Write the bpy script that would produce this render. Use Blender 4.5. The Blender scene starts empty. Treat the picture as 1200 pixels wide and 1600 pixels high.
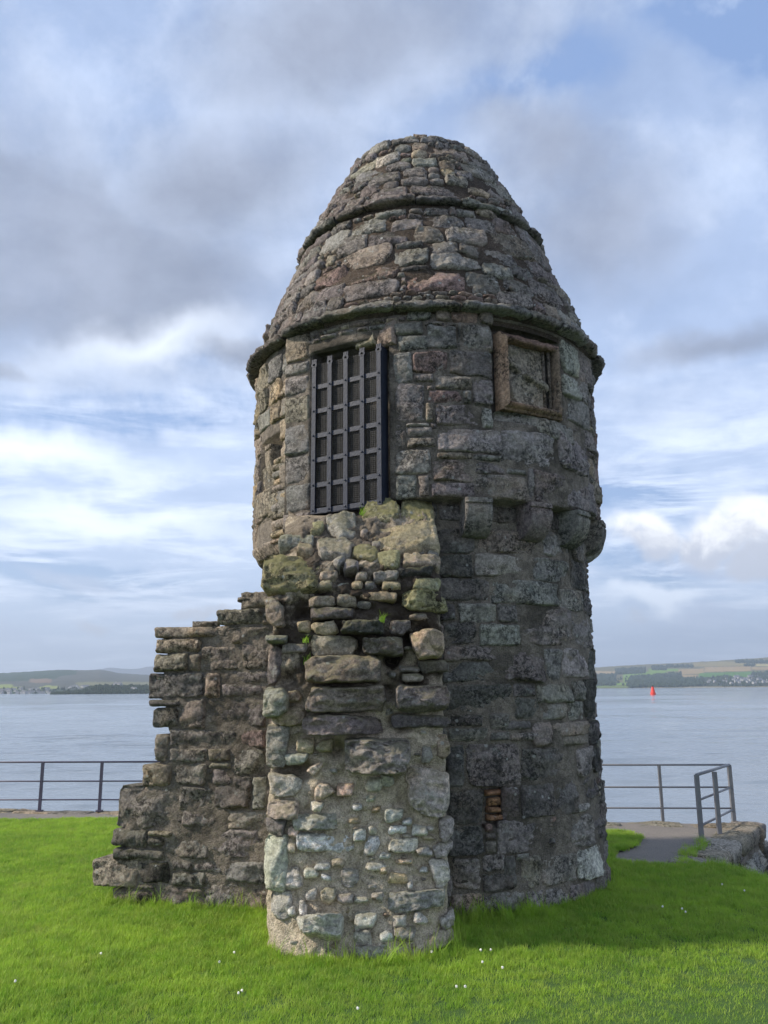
import bpy, math, random
import numpy as np
from mathutils import Vector, Matrix, noise
R = math.radians
rnd = random.Random(7)
sc = bpy.context.scene
col = sc.collection
# ------------------------------------------------------------------ camera
CAMH = 2.0; PITCH = R(12.0); ROLL = R(0.45); FPX = 1295.0
cam_d = bpy.data.cameras.new('camera'); cam = bpy.data.objects.new('camera', cam_d); col.objects.link(cam)
cam_d.sensor_fit = 'VERTICAL'; cam_d.sensor_height = 36; cam_d.sensor_width = 27; cam_d.lens = FPX/1600*36
cam_d.clip_end = 60000; cam_d.clip_start = 0.05
fw = Vector((0, math.cos(PITCH), math.sin(PITCH))); up0 = Vector((0, -math.sin(PITCH), math.cos(PITCH))); rt0 = Vector((1, 0, 0))
rt = rt0*math.cos(ROLL) - up0*math.sin(ROLL); upv = up0*math.cos(ROLL) + rt0*math.sin(ROLL)
M3 = Matrix((rt, upv, -fw)).transposed()
cam.matrix_world = Matrix.Translation((0, 0, CAMH)) @ M3.to_4x4()
sc.camera = cam
# ------------------------------------------------------------------ exposure / sun
sc.view_settings.view_transform = 'Standard'; sc.view_settings.look = 'None'
sc.view_settings.gamma = 1; sc.view_settings.exposure = 0.86; sc.view_settings.use_curve_mapping = False
SUN_EL = R(36); SUN_BACK = R(-5)                      # from the left, a little behind the tower
tosun = Vector((-math.cos(SUN_BACK)*math.cos(SUN_EL), math.sin(SUN_BACK)*math.cos(SUN_EL), math.sin(SUN_EL)))
sd = bpy.data.lights.new('sun', 'SUN'); sd.energy = 3.0; sd.angle = R(5); sd.color = (1, .91, .78)
so = bpy.data.objects.new('sun', sd); col.objects.link(so)
so.rotation_euler = (-tosun).to_track_quat('-Z', 'Y').to_euler(); so.location = (-20, 5, 20)
CD = Vector((0, 0, CAMH))
def ray(px, py): return (fw*FPX + rt*(px-600) + upv*(800-py)).normalized()
def proj(p):
    d = Vector(p)-CD; k = FPX/d.dot(fw); return 600+d.dot(rt)*k, 800-d.dot(upv)*k
def ground(px, py, z=0.0):
    r = ray(px, py); t = (z-CAMH)/r.z; return Vector((r.x*t, r.y*t, z))
# ------------------------------------------------------------------ node helpers
class NT:
    def __init__(s, tree): s.t = tree; s.n = tree.nodes; s.l = tree.links
    def node(s, typ, inp=None, **kw):
        n = s.n.new(typ)
        for k, v in kw.items(): setattr(n, k, v)
        for k, v in (inp or {}).items():
            if isinstance(v, bpy.types.NodeSocket): s.l.new(v, n.inputs[k])
            else: n.inputs[k].default_value = v
        return n
    def math(s, op, a, b=0.0, c=0.0, clamp=False):
        return s.node('ShaderNodeMath', {0: a, 1: b, 2: c}, operation=op, use_clamp=clamp).outputs[0]
    def vmath(s, op, a, b=(0, 0, 0)):
        n = s.node('ShaderNodeVectorMath', {0: a, 1: b}, operation=op); return n.outputs[0]
    def noise(s, vec, scale, detail=4, rough=.55, out=0, dist=0.0):
        return s.node('ShaderNodeTexNoise', {'Vector': vec, 'Scale': scale, 'Detail': detail, 'Roughness': rough, 'Distortion': dist}).outputs[out]
    def vor(s, vec, scale, out=0, feat='F1', rnd_=1.0):
        return s.node('ShaderNodeTexVoronoi', {'Vector': vec, 'Scale': scale, 'Randomness': rnd_}, feature=feat).outputs[out]
    def mr(s, v, a, b, c=0.0, d=1.0, smooth=True):
        return s.node('ShaderNodeMapRange', {0: v, 1: a, 2: b, 3: c, 4: d}, interpolation_type='SMOOTHSTEP' if smooth else 'LINEAR').outputs[0]
    def mix(s, f, a, b, mode='MIX'):
        n = s.node('ShaderNodeMix', data_type='RGBA', blend_type=mode)
        for ii, v in ((0, f), (6, a), (7, b)):
            sock = n.inputs[ii]
            if isinstance(v, bpy.types.NodeSocket): s.l.new(v, sock)
            elif ii == 0: sock.default_value = v
            else: sock.default_value = (*v, 1) if len(v) == 3 else v
        return n.outputs[2]
    def scale(s, c, f):
        return s.node('ShaderNodeVectorMath', {0: c, 'Scale': f}, operation='SCALE').outputs[0]
# ------------------------------------------------------------------ world: Nishita sky under procedural cloud
w = bpy.data.worlds.new('World'); sc.world = w; w.use_nodes = True
T = NT(w.node_tree); T.n.clear()
geo = T.node('ShaderNodeTexCoord').outputs['Generated']
d = T.node('ShaderNodeVectorMath', {0: geo}, operation='NORMALIZE').outputs[0]
sep = T.node('ShaderNodeSeparateXYZ', {0: d}); dz = sep.outputs[2]
sky = T.node('ShaderNodeTexSky', sky_type='NISHITA'); sky.sun_disc = False; sky.sun_elevation = SUN_EL
sky.sun_rotation = math.atan2(tosun.x, tosun.y); sky.air_density = 1.0; sky.dust_density = 0.6; sky.ozone_density = 1.5
den = T.math('ADD', T.math('MAXIMUM', dz, 0.0), 0.16)
pl = T.node('ShaderNodeCombineXYZ', {0: T.math('DIVIDE', sep.outputs[0], den), 1: T.math('DIVIDE', sep.outputs[1], den), 2: 0.0}).outputs[0]
wn = T.noise(d, 3.0, 5, .6, out=1)
warp = T.scale(T.vmath('SUBTRACT', wn, (.5, .5, .5)), 0.16)
wn2 = T.noise(d, 11.0, 4, .6, out=1)
warp = T.vmath('ADD', warp, T.scale(T.vmath('SUBTRACT', wn2, (.5, .5, .5)), 0.05))
dw = T.vmath('ADD', d, warp)
def blob(px, py, sx, sy, ang=0.0, hard=0.25):
    """soft elliptical cloud area centred on a sky direction; sizes in radians"""
    c = ray(px, py); r_ = Vector((c.y, -c.x, 0)).normalized(); u_ = r_.cross(c)
    ca, sa = math.cos(R(ang)), math.sin(R(ang)); a1 = r_*ca+u_*sa; a2 = -r_*sa+u_*ca
    q = T.vmath('SUBTRACT', dw, tuple(c))
    def dt(a, s):
        return T.node('ShaderNodeVectorMath', {0: q, 1: tuple(a/s)}, operation='DOT_PRODUCT').outputs['Value']
    x = dt(a1, sx); y = dt(a2, sy); z = dt(c, max(sx, sy))
    rr = T.math('SQRT', T.math('ADD', T.math('ADD', T.math('MULTIPLY', x, x), T.math('MULTIPLY', y, y)), T.math('MULTIPLY', z, z)))
    return T.mr(rr, 1.0, hard)
def addall(l):
    a = l[0]
    for b in l[1:]: a = T.math('MAXIMUM', a, b)
    return a
n_big = T.noise(d, 2.4, 8, .60); n_mid = T.noise(pl, 2.6, 8, .6); n_str = T.noise(T.vmath('MULTIPLY', pl, (1.0, 3.2, 1)), 1.1, 8, .62, dist=.4)
# base: pale cloud with blue holes
fine = T.noise(T.vmath('MULTIPLY', d, (1.6, 1.6, 9.0)), 3.4, 8, .66, dist=.5)
lowf = T.mr(dz, .42, .16)
fine = T.mix(lowf, T.noise(d, 4.2, 8, .64, dist=.15), fine)
n_str = T.mix(lowf, T.noise(d, 3.1, 7, .6), n_str)
cov = T.mr(T.math('ADD', T.math('MULTIPLY', n_str, .55), T.math('MULTIPLY', fine, .45)), .36, .60)
holes = addall([blob(850, 135, .13, .035, 10, .1), blob(1150, 40, .13, .05, -20, .1), blob(1010, 770, .12, .04, 0), blob(1000, 905, .1, .045, 0, .1),
                blob(260, 640, .28, .03, 5), blob(150, 900, .20, .035, 0), blob(330, 560, .1, .03, 10)])
cov = T.math('SUBTRACT', T.math('MAXIMUM', T.math('MULTIPLY', cov, .92), .45), T.math('MULTIPLY', T.math('MULTIPLY', holes, T.mr(fine, .62, .42)), .80), clamp=True)
cloudcol = T.mix(T.mr(T.math('ADD', T.math('MULTIPLY', n_mid, .5), T.math('MULTIPLY', fine, .5)), .36, .64), T.mix(lowf, (.24, .29, .40), (.36, .42, .55)), T.mix(lowf, (.44, .51, .65), (.72, .78, .88)))
lo = T.mr(dz, .55, .10)                                # nearer the horizon the layer is thinner and brighter
cloudcol = T.mix(T.math('MULTIPLY', lo, .5), cloudcol, (.68, .76, .92))
bluebg = T.scale(sky.outputs[0], .075)
bluebg = T.mix(.5, bluebg, (.22, .34, .62))
colr = T.mix(cov, bluebg, cloudcol)
dark = addall([blob(60, 390, .36, .135, -5, .45), blob(330, 290, .26, .12, 25, .0), blob(-150, 330, .4, .22, 0, .1), blob(560, 80, .3, .09, 8, .0),
               blob(880, 240, .15, .07, -25, .0), blob(940, 340, .15, .11, 10, .0), blob(0, 565, .07, .022, 0), blob(420, 560, .13, .03, 0), blob(1120, 520, .13, .035, 0, .0)])
soft = T.noise(d, 5.5, 7, .62, dist=.15)
dark = T.math('MULTIPLY', dark, T.mr(T.math('ADD', T.math('MULTIPLY', n_big, .5), T.math('MULTIPLY', soft, .5)), .30, .60, .60, 1.0))
colr = T.mix(T.math('MULTIPLY', dark, .97), colr, T.mix(T.mr(T.math('ADD', T.math('MULTIPLY', n_mid, .35), T.math('MULTIPLY', soft, .65)), .34, .66), (.125, .142, .195), (.255, .29, .38)))
lowd = addall([blob(150, 905, .085, .014, 0), blob(30, 1010, .2, .02, 0, .1), blob(1100, 900, .07, .012, 0), blob(1080, 990, .14, .028, 0, .1), blob(330, 1000, .12, .015, 0)])
colr = T.mix(T.math('MULTIPLY', lowd, .7), colr, (.36, .42, .55))
n_puf = T.noise(d, 16, 7, .62, dist=.4)
white = addall([blob(1000, 850, .055, .036, 0, .5), blob(1090, 865, .05, .03, 0, .5), blob(1130, 838, .055, .032, 0, .5), blob(1190, 820, .045, .04, 0, .5), blob(1210, 880, .06, .035, 0, .5),
                blob(335, 940, .035, .012, 0, .5), blob(175, 968, .03, .012, 0), blob(960, 990, .03, .012, 0)])
white = T.math('MULTIPLY', white, T.mr(n_puf, .30, .46))
pufs = T.mr(T.math('ADD', dz, T.math('MULTIPLY', T.math('SUBTRACT', n_puf, .5), .16)), .145, .19)
band = addall([blob(250, 535, .22, .045, 12, -.4), blob(60, 700, .25, .035, 0, .0), blob(200, 800, .25, .03, 0, .0), blob(1000, 950, .1, .02, 0)])
colr = T.mix(T.math('MULTIPLY', band, .8), colr, (.80, .86, .95))
colr = T.mix(white, colr, T.mix(pufs, (.44, .46, .52), (.84, .84, .84)))
und = T.mr(dz, 0.0, -0.02)
colr = T.mix(und, colr, (.30, .33, .36))
bg = T.node('ShaderNodeBackground', {'Color': colr, 'Strength': 1.0})
T.l.new(bg.outputs[0], T.node('ShaderNodeOutputWorld').inputs[0])
w.cycles.sampling_method = 'MANUAL'; w.cycles.sample_map_resolution = 512
# ------------------------------------------------------------------ materials
def mat(name):
    m = bpy.data.materials.new(name); m.use_nodes = True; t = NT(m.node_tree); t.n.clear()
    p = t.node('ShaderNodeBsdfPrincipled'); o = t.node('ShaderNodeOutputMaterial'); t.l.new(p.outputs[0], o.inputs[0])
    t.P = p; t.O = o
    return m, t
def setp(t, **kw):
    for k, v in kw.items():
        s = t.P.inputs[k.replace('_', ' ')]
        if isinstance(v, bpy.types.NodeSocket): t.l.new(v, s)
        else: s.default_value = (*v, 1) if isinstance(v, tuple) and len(v) == 3 else v
def stone_mat(name, moss=0.0, moss_col=(.12, .13, .03), lichen=.5, soot=.5, fixed=None, crust=1.0):
    m, t = mat(name)
    g = t.node('ShaderNodeNewGeometry'); pos = g.outputs['Position']; oi = t.node('ShaderNodeObjectInfo')
    base = oi.outputs['Color'] if fixed is None else None
    if base is None:
        rgb = t.node('ShaderNodeRGB'); rgb.outputs[0].default_value = (*fixed, 1); base = rgb.outputs[0]
    psh = t.vmath('ADD', pos, t.scale(t.node('ShaderNodeCombineXYZ', {0: oi.outputs['Random'], 1: oi.outputs['Random'], 2: oi.outputs['Random']}).outputs[0], 30.0))
    n1 = t.noise(psh, 4.5, 6, .65); n2 = t.noise(psh, 32, 6, .75); n3 = t.noise(psh, 160, 3, .7)
    c = t.mix(1.0, base, t.mix(n1, (.34, .34, .36), (1.75, 1.70, 1.60)), 'MULTIPLY')
    hue = t.noise(psh, 2.3, 3, .5)
    c = t.mix(t.mr(hue, .5, .72, 0, .35), c, t.mix(1.0, base, (1.35, 1.05, .72), 'MULTIPLY'))
    c = t.mix(t.mr(n2, .38, .62), t.scale(c, .72), t.scale(c, 1.32))
    c = t.mix(t.mr(n3, .30, .70, 0, .5), t.scale(c, .72), t.scale(c, 1.34))
    ck = t.noise(pos, 24, 9, .82); km = t.math('MULTIPLY', t.mr(ck, .485, .53), t.mr(t.noise(psh, 3.1, 4, .6), .40, .58, .15, .95))
    c = t.mix(t.math('MULTIPLY', km, crust), c, t.scale(c, .20))
    lt = t.math('MULTIPLY', t.mr(t.noise(psh, 27, 9, .8), .53, .60), t.mr(t.noise(pos, 2.7, 4, .6), .40, .60, .15, .8))
    c = t.mix(t.math('MULTIPLY', lt, .6), c, t.mix(.5, t.scale(c, 1.9), (.42, .41, .37)))
    # black weathering crust, in patches with ragged edges
    s1 = t.math('MULTIPLY', t.mr(t.noise(pos, 1.6, 7, .72), .49, .60), t.mr(t.noise(pos, 14, 5, .7), .36, .56))
    c = t.mix(t.math('MULTIPLY', s1, soot), c, (.030, .031, .030))
    # pale lichen: blotches and round spots
    l1 = t.math('MULTIPLY', t.mr(t.noise(psh, 7, 6, .7), .56, .66), t.mr(n2, .42, .58))
    c = t.mix(t.math('MULTIPLY', l1, lichen), c, (.34, .36, .32))
    v = t.node('ShaderNodeTexVoronoi', {'Vector': pos, 'Scale': 15.0}); vs = t.node('ShaderNodeSeparateColor', {0: v.outputs['Color']})
    sp = t.math('MULTIPLY', t.mr(v.outputs['Distance'], .26, .20), t.math('GREATER_THAN', vs.outputs[0], .91))
    sp = t.math('MULTIPLY', sp, t.mr(n2, .3, .5))
    c = t.mix(t.math('MULTIPLY', sp, lichen*1.3, clamp=True), c, (.48, .48, .44))
    if moss:
        nz = t.node('ShaderNodeSeparateXYZ', {0: g.outputs['Normal']}).outputs[2]
        mm = t.math('MULTIPLY', t.mr(t.math('ADD', nz, t.math('MULTIPLY', t.math('SUBTRACT', t.noise(pos, 9, 5, .7), .5), 1.6)), .25, .75), moss)
        c = t.mix(mm, c, t.mix(t.noise(pos, 30, 3), moss_col, tuple(x*1.9 for x in moss_col)))
    hgt = t.math('ADD', t.math('MULTIPLY', n1, .35), t.math('MULTIPLY', n2, .42))
    hgt = t.math('ADD', hgt, t.math('MULTIPLY', n3, .14))
    pit = t.mr(t.noise(pos, 75, 2, .5), .28, .42)
    hgt = t.math('ADD', hgt, t.math('MULTIPLY', pit, .10))
    b = t.node('ShaderNodeBump', {'Height': hgt, 'Strength': 1.0, 'Distance': .065})
    setp(t, Base_Color=c, Roughness=.93, Normal=b.outputs[0]); t.P.inputs['Specular IOR Level'].default_value = .25
    return m
M_wall = stone_mat('weathered_sandstone', .12)
M_roof = stone_mat('roof_sandstone', .35, (.085, .08, .035), lichen=.75, soot=.45)
M_rub = stone_mat('rubble_stone', .45, (.15, .14, .06), lichen=.6, soot=.22, crust=.5)
M_moss = stone_mat('mossy_stone', .95, (.15, .14, .062), lichen=.5, soot=.3)
M_dress = stone_mat('dressed_sandstone', .05, lichen=.25, soot=.35)
def mortar_mat(name, c0, c1, dk, dirt=False):
    m, t = mat(name); pos = t.node('ShaderNodeNewGeometry').outputs['Position']
    n1 = t.noise(pos, 3, 6, .65); v = t.node('ShaderNodeTexVoronoi', {'Vector': pos, 'Scale': 70.0}); n3 = t.noise(pos, 130, 3, .7)
    c = t.mix(t.mr(t.noise(pos, 6, 7, .7), .35, .65), c0, c1)
    c = t.mix(t.math('MULTIPLY', t.mr(t.noise(pos, 19, 8, .78), .50, .57), .5), c, t.scale(c, .35))
    vc = t.node('ShaderNodeSeparateColor', {0: v.outputs['Color']}).outputs[0]
    c = t.mix(t.math('MULTIPLY', t.mr(v.outputs['Distance'], .45, .3), .30), c, t.mix(vc, (.10, .085, .07), (.52, .47, .40)))
    c = t.mix(t.mr(n3, .35, .65, 0, .6), t.scale(c, .6), t.scale(c, 1.3))
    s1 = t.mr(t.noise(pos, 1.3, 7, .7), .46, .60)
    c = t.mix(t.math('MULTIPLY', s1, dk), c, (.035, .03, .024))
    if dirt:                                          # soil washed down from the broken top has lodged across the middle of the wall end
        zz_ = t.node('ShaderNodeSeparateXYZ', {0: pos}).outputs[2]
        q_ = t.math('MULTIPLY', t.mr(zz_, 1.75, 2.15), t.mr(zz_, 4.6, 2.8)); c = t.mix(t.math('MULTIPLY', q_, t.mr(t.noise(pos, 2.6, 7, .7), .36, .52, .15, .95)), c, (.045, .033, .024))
    h = t.math('ADD', t.math('MULTIPLY', t.mr(v.outputs['Distance'], .6, .1), .32), t.math('MULTIPLY', n3, .4))
    h = t.math('ADD', h, t.math('MULTIPLY', t.noise(pos, 14, 7, .7), 2.2))
    b = t.node('ShaderNodeBump', {'Height': h, 'Strength': 1.0, 'Distance': .016})
    setp(t, Base_Color=c, Roughness=.95, Normal=b.outputs[0]); t.P.inputs['Specular IOR Level'].default_value = .2
    return m
M_mortar = mortar_mat('lime_mortar', (.20, .170, .138), (.35, .295, .235), .6)
M_mortar_roof = mortar_mat('mossy_joint', (.06, .042, .028), (.14, .10, .07), .5)
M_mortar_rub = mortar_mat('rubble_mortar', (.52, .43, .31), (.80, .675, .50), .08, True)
def simple(name, c, rough=.8, metal=0, nscale=8, var=.3, bump=.002, bscale=40):
    m, t = mat(name); pos = t.node('ShaderNodeNewGeometry').outputs['Position']
    n = t.noise(pos, nscale, 5, .6); n2 = t.noise(pos, bscale, 4, .6)
    cc = t.mix(n, tuple(x*(1-var) for x in c), tuple(min(1, x*(1+var)) for x in c))
    b = t.node('ShaderNodeBump', {'Height': n2, 'Strength': 1.0, 'Distance': bump})
    setp(t, Base_Color=cc, Roughness=rough, Metallic=metal, Normal=b.outputs[0]); return m
M_iron = simple('painted_iron', (.014, .019, .036), .55, 0, 20, .6, .004, 60)
M_wire = simple('wire_mesh', (.030, .028, .027), .6)
M_rail = simple('railing_paint', (.085, .072, .105), .5, 0, 15, .3, .001)
M_railg = simple('galvanised_rail', (.20, .195, .20), .5, .2, 15, .3, .001)
M_redp = simple('red_buoy_paint', (.75, .045, .02), .5, 0, .5, .1, .001)
M_white = simple('render_white', (.42, .41, .39), .9, 0, .02, .1, .001)
M_slate = simple('slate_roof', (.13, .13, .14), .8, 0, .02, .2, .001)
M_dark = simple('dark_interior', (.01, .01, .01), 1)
# ------------------------------------------------------------------ object helpers
def tag(o, label=None, cat=None, group=None, kind=None):
    if label: o['label'] = label
    if cat: o['category'] = cat
    if group: o['group'] = group
    if kind: o['kind'] = kind
    return o
def empty(name, loc, label, cat, group=None):
    o = bpy.data.objects.new(name, None); o.location = loc; o.empty_display_size = .2; col.objects.link(o)
    return tag(o, label, cat, group)
def wloc(o):
    v = Vector(o.location)
    while o.parent: o = o.parent; v += Vector(o.location)
    return v
def mesh_obj(name, V, Fc, m, parent=None, smooth=True, origin=None, color=None, mats=None):
    V = np.asarray(V, dtype=float)
    org = V.mean(0) if origin is None else np.asarray(origin, float)
    me = bpy.data.meshes.new(name); me.from_pydata((V-org).tolist(), [], Fc); me.update()
    if smooth: me.polygons.foreach_set('use_smooth', [True]*len(me.polygons))
    if m: me.materials.append(m)
    o = bpy.data.objects.new(name, me); col.objects.link(o)
    po = wloc(parent) if parent else Vector((0, 0, 0))
    o.location = Vector(org)-po
    if parent: o.parent = parent
    if color: o.color = (*color, 1)
    return o
class MB:
    def __init__(s): s.V = []; s.F = []
    def add(s, V, F):
        k = len(s.V); s.V += [tuple(v) for v in V]; s.F += [tuple(i+k for i in f) for f in F]; return s
    def box(s, c, h, ax=None):
        ax = ax or (Vector((1, 0, 0)), Vector((0, 1, 0)), Vector((0, 0, 1)))
        c = Vector(c); P = [c+ax[0]*h[0]*i+ax[1]*h[1]*j+ax[2]*h[2]*k for i in (-1, 1) for j in (-1, 1) for k in (-1, 1)]
        return s.add(P, [(0, 1, 3, 2), (4, 6, 7, 5), (0, 4, 5, 1), (2, 3, 7, 6), (0, 2, 6, 4), (1, 5, 7, 3)])
    def tube(s, a, b, r, n=8, r2=None, cap=True):
        a = Vector(a); b = Vector(b); d_ = (b-a).normalized(); u = d_.orthogonal().normalized(); v = d_.cross(u); r2 = r if r2 is None else r2
        P = []
        for q, rr in ((a, r), (b, r2)):
            for i in range(n): t_ = 2*math.pi*i/n; P.append(q+u*math.cos(t_)*rr+v*math.sin(t_)*rr)
        Fc = [(i, (i+1) % n, n+(i+1) % n, n+i) for i in range(n)]
        if cap: Fc += [tuple(range(n-1, -1, -1)), tuple(range(n, 2*n))]
        return s.add(P, Fc)
    def build(s, name, m, parent=None, smooth=False, color=None, origin=None):
        return mesh_obj(name, s.V, s.F, m, parent, smooth, origin, color)
# ------------------------------------------------------------------ surfaces that stones are laid on
AX = Vector((.50, 9.80, 0))
class Rev:                                        # surface of revolution round the tower axis
    def __init__(s, prof): s.z = [p[0] for p in prof]; s.r = [p[1] for p in prof]
    def rad(s, z): return float(np.interp(z, s.z, s.r))
    def hit(s, px, py):
        r_ = ray(px, py); best = None; t0 = 6.5
        prev = None
        for i in range(240):
            t = t0+i*.02; p = CD+r_*t; q = math.hypot(p.x-AX.x, p.y-AX.y)-s.rad(p.z)
            if best is None or q < best[0]: best = (q, p)
            if q < 0: best = (0, p); break
        p = best[1]; return math.atan2(p.x-AX.x, -(p.y-AX.y)), p.z
    def sc(s, v): return s.rad(v)
    def pos(s, u, v, d_):
        r0 = s.rad(v); e = .02; sl = (s.rad(v+e)-s.rad(v-e))/(2*e); k = 1/math.sqrt(1+sl*sl)
        r_ = r0+d_*k; z = v-d_*k*sl
        return (AX.x+r_*math.sin(u), AX.y-r_*math.cos(u), z)
    def vs(s, v):
        e = .03; sl = (s.rad(v+e)-s.rad(v-e))/(2*e); return math.sqrt(1+sl*sl)
class Pln:                                        # vertical plane, origin O, u direction A (horizontal)
    def __init__(s, O, A): s.O = Vector(O); s.A = Vector(A).normalized(); s.N = Vector((s.A.y, -s.A.x, 0)).normalized()
    def hit(s, px, py):
        r_ = ray(px, py); t = (s.O-CD).dot(s.N)/r_.dot(s.N); p = CD+r_*t; return (p-s.O).dot(s.A), p.z
    def sc(s, v): return 1.0
    def vs(s, v): return 1.0
    def pos(s, u, v, d_): p = s.O+s.A*u+s.N*d_; return (p.x, p.y, v)
class Face:                                       # broken wall end: y as a function of x and z
    def __init__(s, fn): s.fn = fn
    def hit(s, px, py):
        r_ = ray(px, py)
        for i in range(200):
            p = CD+r_*(6.4+i*.015)
            if p.y > s.fn(p.x, p.z): break
        return p.x, p.z
    def sc(s, v): return 1.0
    def vs(s, v): return 1.0
    def pos(s, u, v, d_):
        e = .02; sz = (s.fn(u, v+e)-s.fn(u, v-e))/(2*e); k = 1/math.sqrt(1+sz*sz)
        return (u, s.fn(u, v)-d_*k, v+d_*k*sz)
def nz3(p, s, seed=0.0): return noise.noise(Vector((p[0]*s+seed, p[1]*s-seed, p[2]*s+seed*.7)))
def axis_pts(n):
    t = np.linspace(-1, 1, n); return np.sign(t)*(1-(1-np.abs(t))**1.9)
def stone(name, S, u0, v0, u1, v1, D, rough, m, parent, color, depth=.07, warp=.045, facets=0, cr=.17, edge=.012, res=.0155, label=None, chip=1.0):
    """one laid stone: rounded outline on surface S between (u0,v0) and (u1,v1) (u in the surface's own unit), standing D proud"""
    uc, vc = (u0+u1)/2, (v0+v1)/2; k = S.sc(vc); kv = S.vs(vc)
    a = abs(u1-u0)/2*k; b = abs(v1-v0)/2*kv; a = max(a, .012); b = max(b, .012)
    nx = int(min(34, max(7, 2*a/res))); ny = int(min(26, max(6, 2*b/res)))
    sx = axis_pts(nx)*a; sy = axis_pts(ny)*b; mn = min(a, b); crr = mn*cr*rnd.uniform(.5, 1.1); crr = min(crr, mn*.98)
    cor = [(rnd.uniform(-1, 1)*warp*mn*2, rnd.uniform(-1, 1)*warp*mn*2) for _ in range(4)]
    sd_ = rnd.uniform(0, 90); edge = min(edge, mn*.8)
    pl_ = [(rnd.uniform(0, 6.28), rnd.uniform(.25, .95), rnd.uniform(.15, .85)) for _ in range(facets)]
    cuts = []                                         # corners knocked off at random angles
    for qx_, qy_ in ((1, 1), (1, -1), (-1, 1), (-1, -1)):
        if rnd.random() < .75:
            an = rnd.uniform(.25, 1.3); nx_, ny_ = math.cos(an)*qx_, math.sin(an)*qy_
            cuts.append((nx_, ny_, a*abs(nx_)+b*abs(ny_)-mn*cr*rnd.uniform(.3, 1.5)))
    chis = [(rnd.uniform(-.5, .5)*a, rnd.uniform(-.5, .5)*b, rnd.uniform(-.16, .16)*rough, rnd.uniform(-.22, .22)*rough, rnd.uniform(0, .012)*rough) for _ in range(4)]
    V = []; Fc = []
    tx, ty = rnd.uniform(-.04, .04), rnd.uniform(-.07, .07)
    for j in range(ny):
        for i in range(nx):
            x, y = sx[i], sy[j]; e = min(a-abs(x), b-abs(y))
            qx, qy = abs(x)-(a-crr), abs(y)-(b-crr)
            if qx > 0 and qy > 0:
                l = math.hypot(qx, qy); f = max(qx, qy)/l if l else 1
                X = math.copysign(a-crr+qx*f, x); Y = math.copysign(b-crr+qy*f, y)
            else: X, Y = x, y
            bu, bv = (x/a+1)/2, (y/b+1)/2
            wx = sum(c[0]*q for c, q in zip(cor, ((1-bu)*(1-bv), bu*(1-bv), (1-bu)*bv, bu*bv)))
            wy = sum(c[1]*q for c, q in zip(cor, ((1-bu)*(1-bv), bu*(1-bv), (1-bu)*bv, bu*bv)))
            for (nx_, ny_, cc_) in cuts:
                ov = X*nx_+Y*ny_-cc_
                if ov > 0: X -= nx_*ov; Y -= ny_*ov; e = min(e, edge*.25*max(0, 1-ov/(mn*.3)))
            n0 = nz3((X, Y, 0), 7, sd_); n1 = nz3((X, Y, 4), 7, sd_+5)
            jag = min(mn*.12, .008)
            X += wx+n0*min(mn*.13, .014)+jag*nz3((X, Y, 7), 30, sd_); Y += wy+n1*min(mn*.13, .014)+jag*nz3((X, Y, 9), 30, sd_)
            ch = nz3((X, Y, 12), 13, sd_)                    # chipped arrises
            e = max(0, e-.035*max(0, ch-.22)*chip)
            h = D*(1-(1-min(1, e/edge))**2.6) - EDIP*(1-min(1, e/edge))
            if pl_:
                for (an, sl, of) in pl_:
                    h = min(h, D*1.15-(X/a*math.cos(an)+Y/b*math.sin(an)-(1-of))*sl*D*1.6)
                h = max(h, -.015)
            em = min(1, e/edge+.25)
            h += em*(min(c4+(X-c0)*c2+(Y-c1)*c3 for c0, c1, c2, c3, c4 in chis)+.004)
            led = nz3((X, Y*2.2, 5), 7, sd_)*2.5; h += em*rough*.006*(max(-1, min(1, (led-math.floor(led)-.5)*6))+math.floor(led))
            h += em*rough*(.016*nz3((X, Y, 1), 6, sd_)+.008*nz3((X, Y*3.2, 1), 11, sd_)+.0065*nz3((X, Y, 2), 24, sd_)+.004*nz3((X, Y*1.8, 2), 48, sd_))
            h += (tx*X+ty*Y)*em
            V.append(S.pos(uc+X/k, vc+Y/kv, h))
    for j in range(ny-1):
        for i in range(nx-1): q = j*nx+i; Fc.append((q, q+1, q+nx+1, q+nx))
    per = [i for i in range(nx)]+[j*nx+nx-1 for j in range(1, ny)]+[(ny-1)*nx+i for i in range(nx-2, -1, -1)]+[j*nx for j in range(ny-2, 0, -1)]
    base = len(V); ctr = np.array(S.pos(uc, vc, 0)); ctd = np.array(S.pos(uc, vc, -depth)); off = ctd-ctr
    for q in per:
        p = np.array(V[q]); V.append(tuple(ctr+(p-ctr)*.93+off))
    L = len(per)
    for i in range(L): Fc.append((per[i], base+i, base+(i+1) % L, per[(i+1) % L]))
    Fc.append(tuple(base+i for i in range(L-1, -1, -1)))
    if isinstance(S, Rev) or True: Fc = [tuple(reversed(f)) for f in Fc] if NEEDFLIP else Fc
    o = mesh_obj(name, V, Fc, m, parent, True, None, color)
    if label: o['label'] = label
    return o
NEEDFLIP = False; EDIP = .016
PAL = {'d': (.165, .150, .140), 'g': (.275, .255, .235), 'p': (.43, .405, .365), 'r': (.275, .205, .18), 't': (.43, .35, .25), 'w': (.64, .61, .56),
       'o': (.44, .25, .14), 'm': (.40, .37, .22), 'v': (.235, .205, .19), 'n': (.31, .265, .215), 'k': (.085, .078, .07), 'y': (.46, .38, .20), 'e': (.35, .34, .295), 'i': (.58, .46, .38)}
def pcol(ch, j=.16):
    c = PAL[ch]; f = rnd.uniform(1-j, 1+j)*(1.27 if ch in 'dgnvrt' else 1.1 if ch in 'pemk' else 1.0); return tuple(x*f*rnd.uniform(.96, 1.04) for x in c)
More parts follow.
